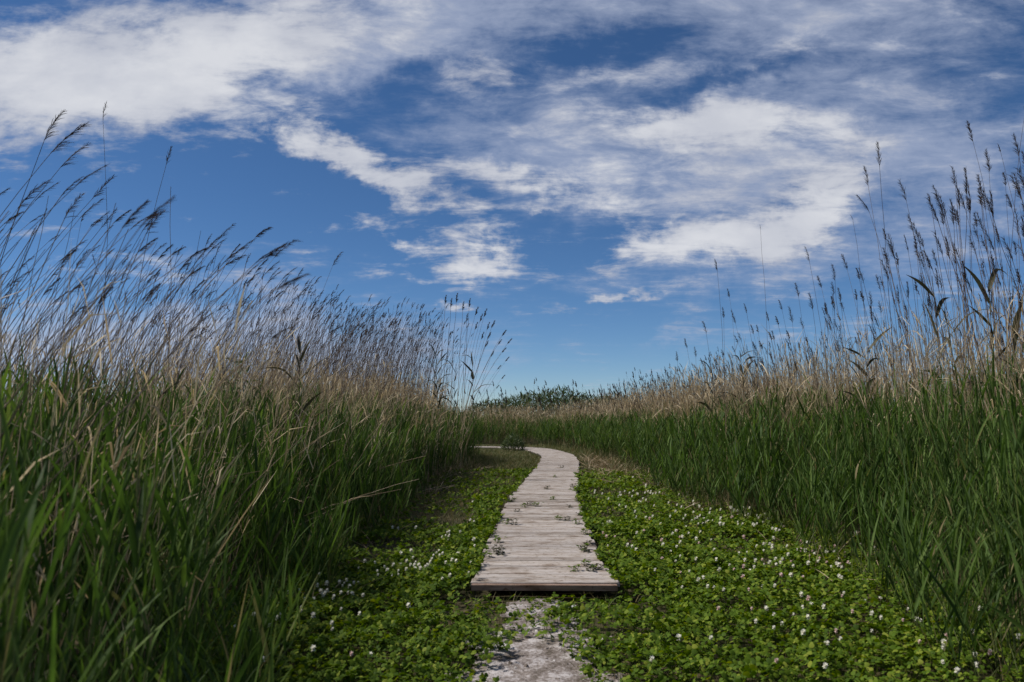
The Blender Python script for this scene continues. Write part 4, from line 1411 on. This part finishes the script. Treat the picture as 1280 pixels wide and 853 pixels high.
# solid bright clouds
SOLID = [(-60, 90, 420, 75, 6, 0.95), (170, 95, 260, 62, 14, 0.75), (370, 40, 190, 52, 12, 0.4), (180, 432, 330, 30, 0, 0.42),
         (395, 178, 62, 24, -18, 0.95), (455, 212, 62, 20, -28, 0.85), (530, 243, 55, 20, -18, 0.95),
         (590, 205, 70, 13, -8, 0.55), (670, 226, 95, 18, -4, 0.85), (662, 253, 26, 6, 6, 0.6),
         (575, 318, 66, 22, 4, 0.9), (600, 300, 40, 14, -30, 0.6), (502, 296, 24, 9, -8, 0.8), (580, 375, 26, 9, -2, 1.0),
         (615, 92, 52, 20, 0, 0.5), (370, 122, 22, 12, 0, 0.45),
         (855, 165, 105, 42, 4, 0.85), (960, 150, 100, 28, 0, 0.75), (1075, 168, 30, 12, 0, 0.5),
         (985, 68, 50, 12, 4, 0.45), (860, 305, 130, 26, 10, 0.95), (985, 265, 110, 38, 24, 0.95), (1050, 215, 45, 40, 50, 0.5),
         (775, 366, 56, 8, 9, 0.85), (915, 225, 150, 70, 14, 0.42), (700, 150, 110, 50, 0, 0.22), (800, 90, 90, 30, 0, 0.2), (825, 268, 22, 7, 0, 0.5)]
# thin veils
VEIL = [(600, -10, 560, 60, 0, 0.6), (1060, 50, 230, 110, 10, 0.42), (925, 225, 200, 110, 14, 0.62), (1150, 180, 180, 50, 6, 0.5), (700, 210, 130, 50, 0, 0.4), (1180, 290, 170, 60, 10, 0.4),
        (680, 140, 200, 80, 0, 0.42), (250, 437, 420, 46, 0, 1.25), (430, 70, 200, 60, 14, 0.75), (250, 322, 60, 12, 0, 0.35), (820, 340, 180, 30, 4, 0.25), (520, 330, 300, 40, 0, 0.12),
        (500, 150, 150, 70, -20, 0.25), (860, 425, 60, 8, 8, 0.3)]
HOLES = [(690, 425, 170, 60, 0, -0.45), (760, 55, 90, 22, 10, -0.35), (480, 108, 120, 34, 6, -0.6), (920, 95, 110, 14, 14, -0.45), (1000, 232, 55, 20, 25, -0.5), (760, 290, 60, 25, 0, -0.3), (300, 230, 200, 60, 0, -0.5), (720, 70, 60, 20, 0, -0.2),
         (690, 300, 40, 40, 0, -0.3)]
n_fine = noise(plan, 2.6, 12, 0.68, 0.5, (0.4, 2.2, 0), (1, 1.9, 1), 0.5)
n_tan = noise(tan0, 11.0, 12, 0.64, 0.25, (1.4, 9.2, 0), (1, 2.5, 1), 0.16)
n_wide = noise(plan, 0.7, 7, 0.55, 0.2, (5.4, 1.2, 0))
n_mix = mth('ADD', mth('MULTIPLY', n_fine.outputs[0], 0.45), mth('MULTIPLY', n_tan.outputs[0], 0.55))
nz = mth('SUBTRACT', n_mix, 0.5)
holes = total(HOLES)
big = blob(60, 70, 380, 110, 6, 1.0)
solid = mth('ADD', mth('ADD', total(SOLID), mth('MULTIPLY', nz, mth('SUBTRACT', 5.2, mth('MULTIPLY', big, 2.6)))), mth('MULTIPLY', holes, 0.6))
veil = mth('ADD', mth('ADD', total(VEIL), mth('MULTIPLY', nz, 2.5)), holes)
front = smooth(sep.outputs[1], 0.02, 0.25)
# rest of the sky, behind and beside: broken cloud of the same kind
back = mth('MULTIPLY', smooth(n_wide.outputs[0], 0.45, 0.65), mth('SUBTRACT', 1.0, front))
f_solid = mth('ADD', mth('MULTIPLY', smooth(solid, 0.12, 1.08), front), back, None, True)
f_veil = mth('MULTIPLY', smooth(veil, 0.0, 0.95), front)
shade = smooth(noise(tan0, 5.0, 6, 0.55, 0.1, (2.2, 0.3, 0), (1, 1.8, 1)).outputs[0], 0.35, 0.68)
cw_ = N.new('ShaderNodeMix'); cw_.data_type = 'RGBA'
cw_.inputs['A'].default_value = (3.1, 3.35, 4.1, 1); cw_.inputs['B'].default_value = (5.6, 5.7, 6.0, 1)
L.new(mth('MULTIPLY', mth('ADD', shade, smooth(solid, 0.4, 1.5)), 0.55, None, True), cw_.inputs['Factor'])
mv = N.new('ShaderNodeMix'); mv.data_type = 'RGBA'; mv.inputs['B'].default_value = (3.1, 3.55, 4.7, 1)
L.new(mth('MULTIPLY', f_veil, 0.72), mv.inputs['Factor']); L.new(hs.outputs[0], mv.inputs['A'])
mc = N.new('ShaderNodeMix'); mc.data_type = 'RGBA'
L.new(mth('MULTIPLY', f_solid, 0.93), mc.inputs['Factor']); L.new(mv.outputs['Result'], mc.inputs['A']); L.new(cw_.outputs['Result'], mc.inputs['B'])
L.new(mc.outputs['Result'], bg.inputs['Color'])

sd = bpy.data.lights.new('sun', 'SUN'); sd.energy = 4.0; sd.angle = R(6); sd.color = (1.0, 0.95, 0.88)
so = bpy.data.objects.new('sun', sd); COL.objects.link(so)
so.location = (-8, 4, 12)
dirv = Vector((math.sin(R(SUN_AZ)) * math.cos(R(SUN_EL)), math.cos(R(SUN_AZ)) * math.cos(R(SUN_EL)), math.sin(R(SUN_EL))))
so.rotation_euler = (-dirv).to_track_quat('-Z', 'Y').to_euler()

# ------------------------------------------------------------------ render settings
scene.render.engine = 'CYCLES'
scene.view_settings.view_transform = 'Standard'
scene.view_settings.look = 'None'
scene.view_settings.gamma = 1.0
scene.view_settings.use_curve_mapping = False
scene.view_settings.exposure = 0.36
cy = scene.cycles
cy.max_bounces = 6; cy.diffuse_bounces = 3; cy.glossy_bounces = 2; cy.transmission_bounces = 4; cy.transparent_max_bounces = 4
cy.use_denoising = True
print('counts', len(GB), len(DB), len(spots))
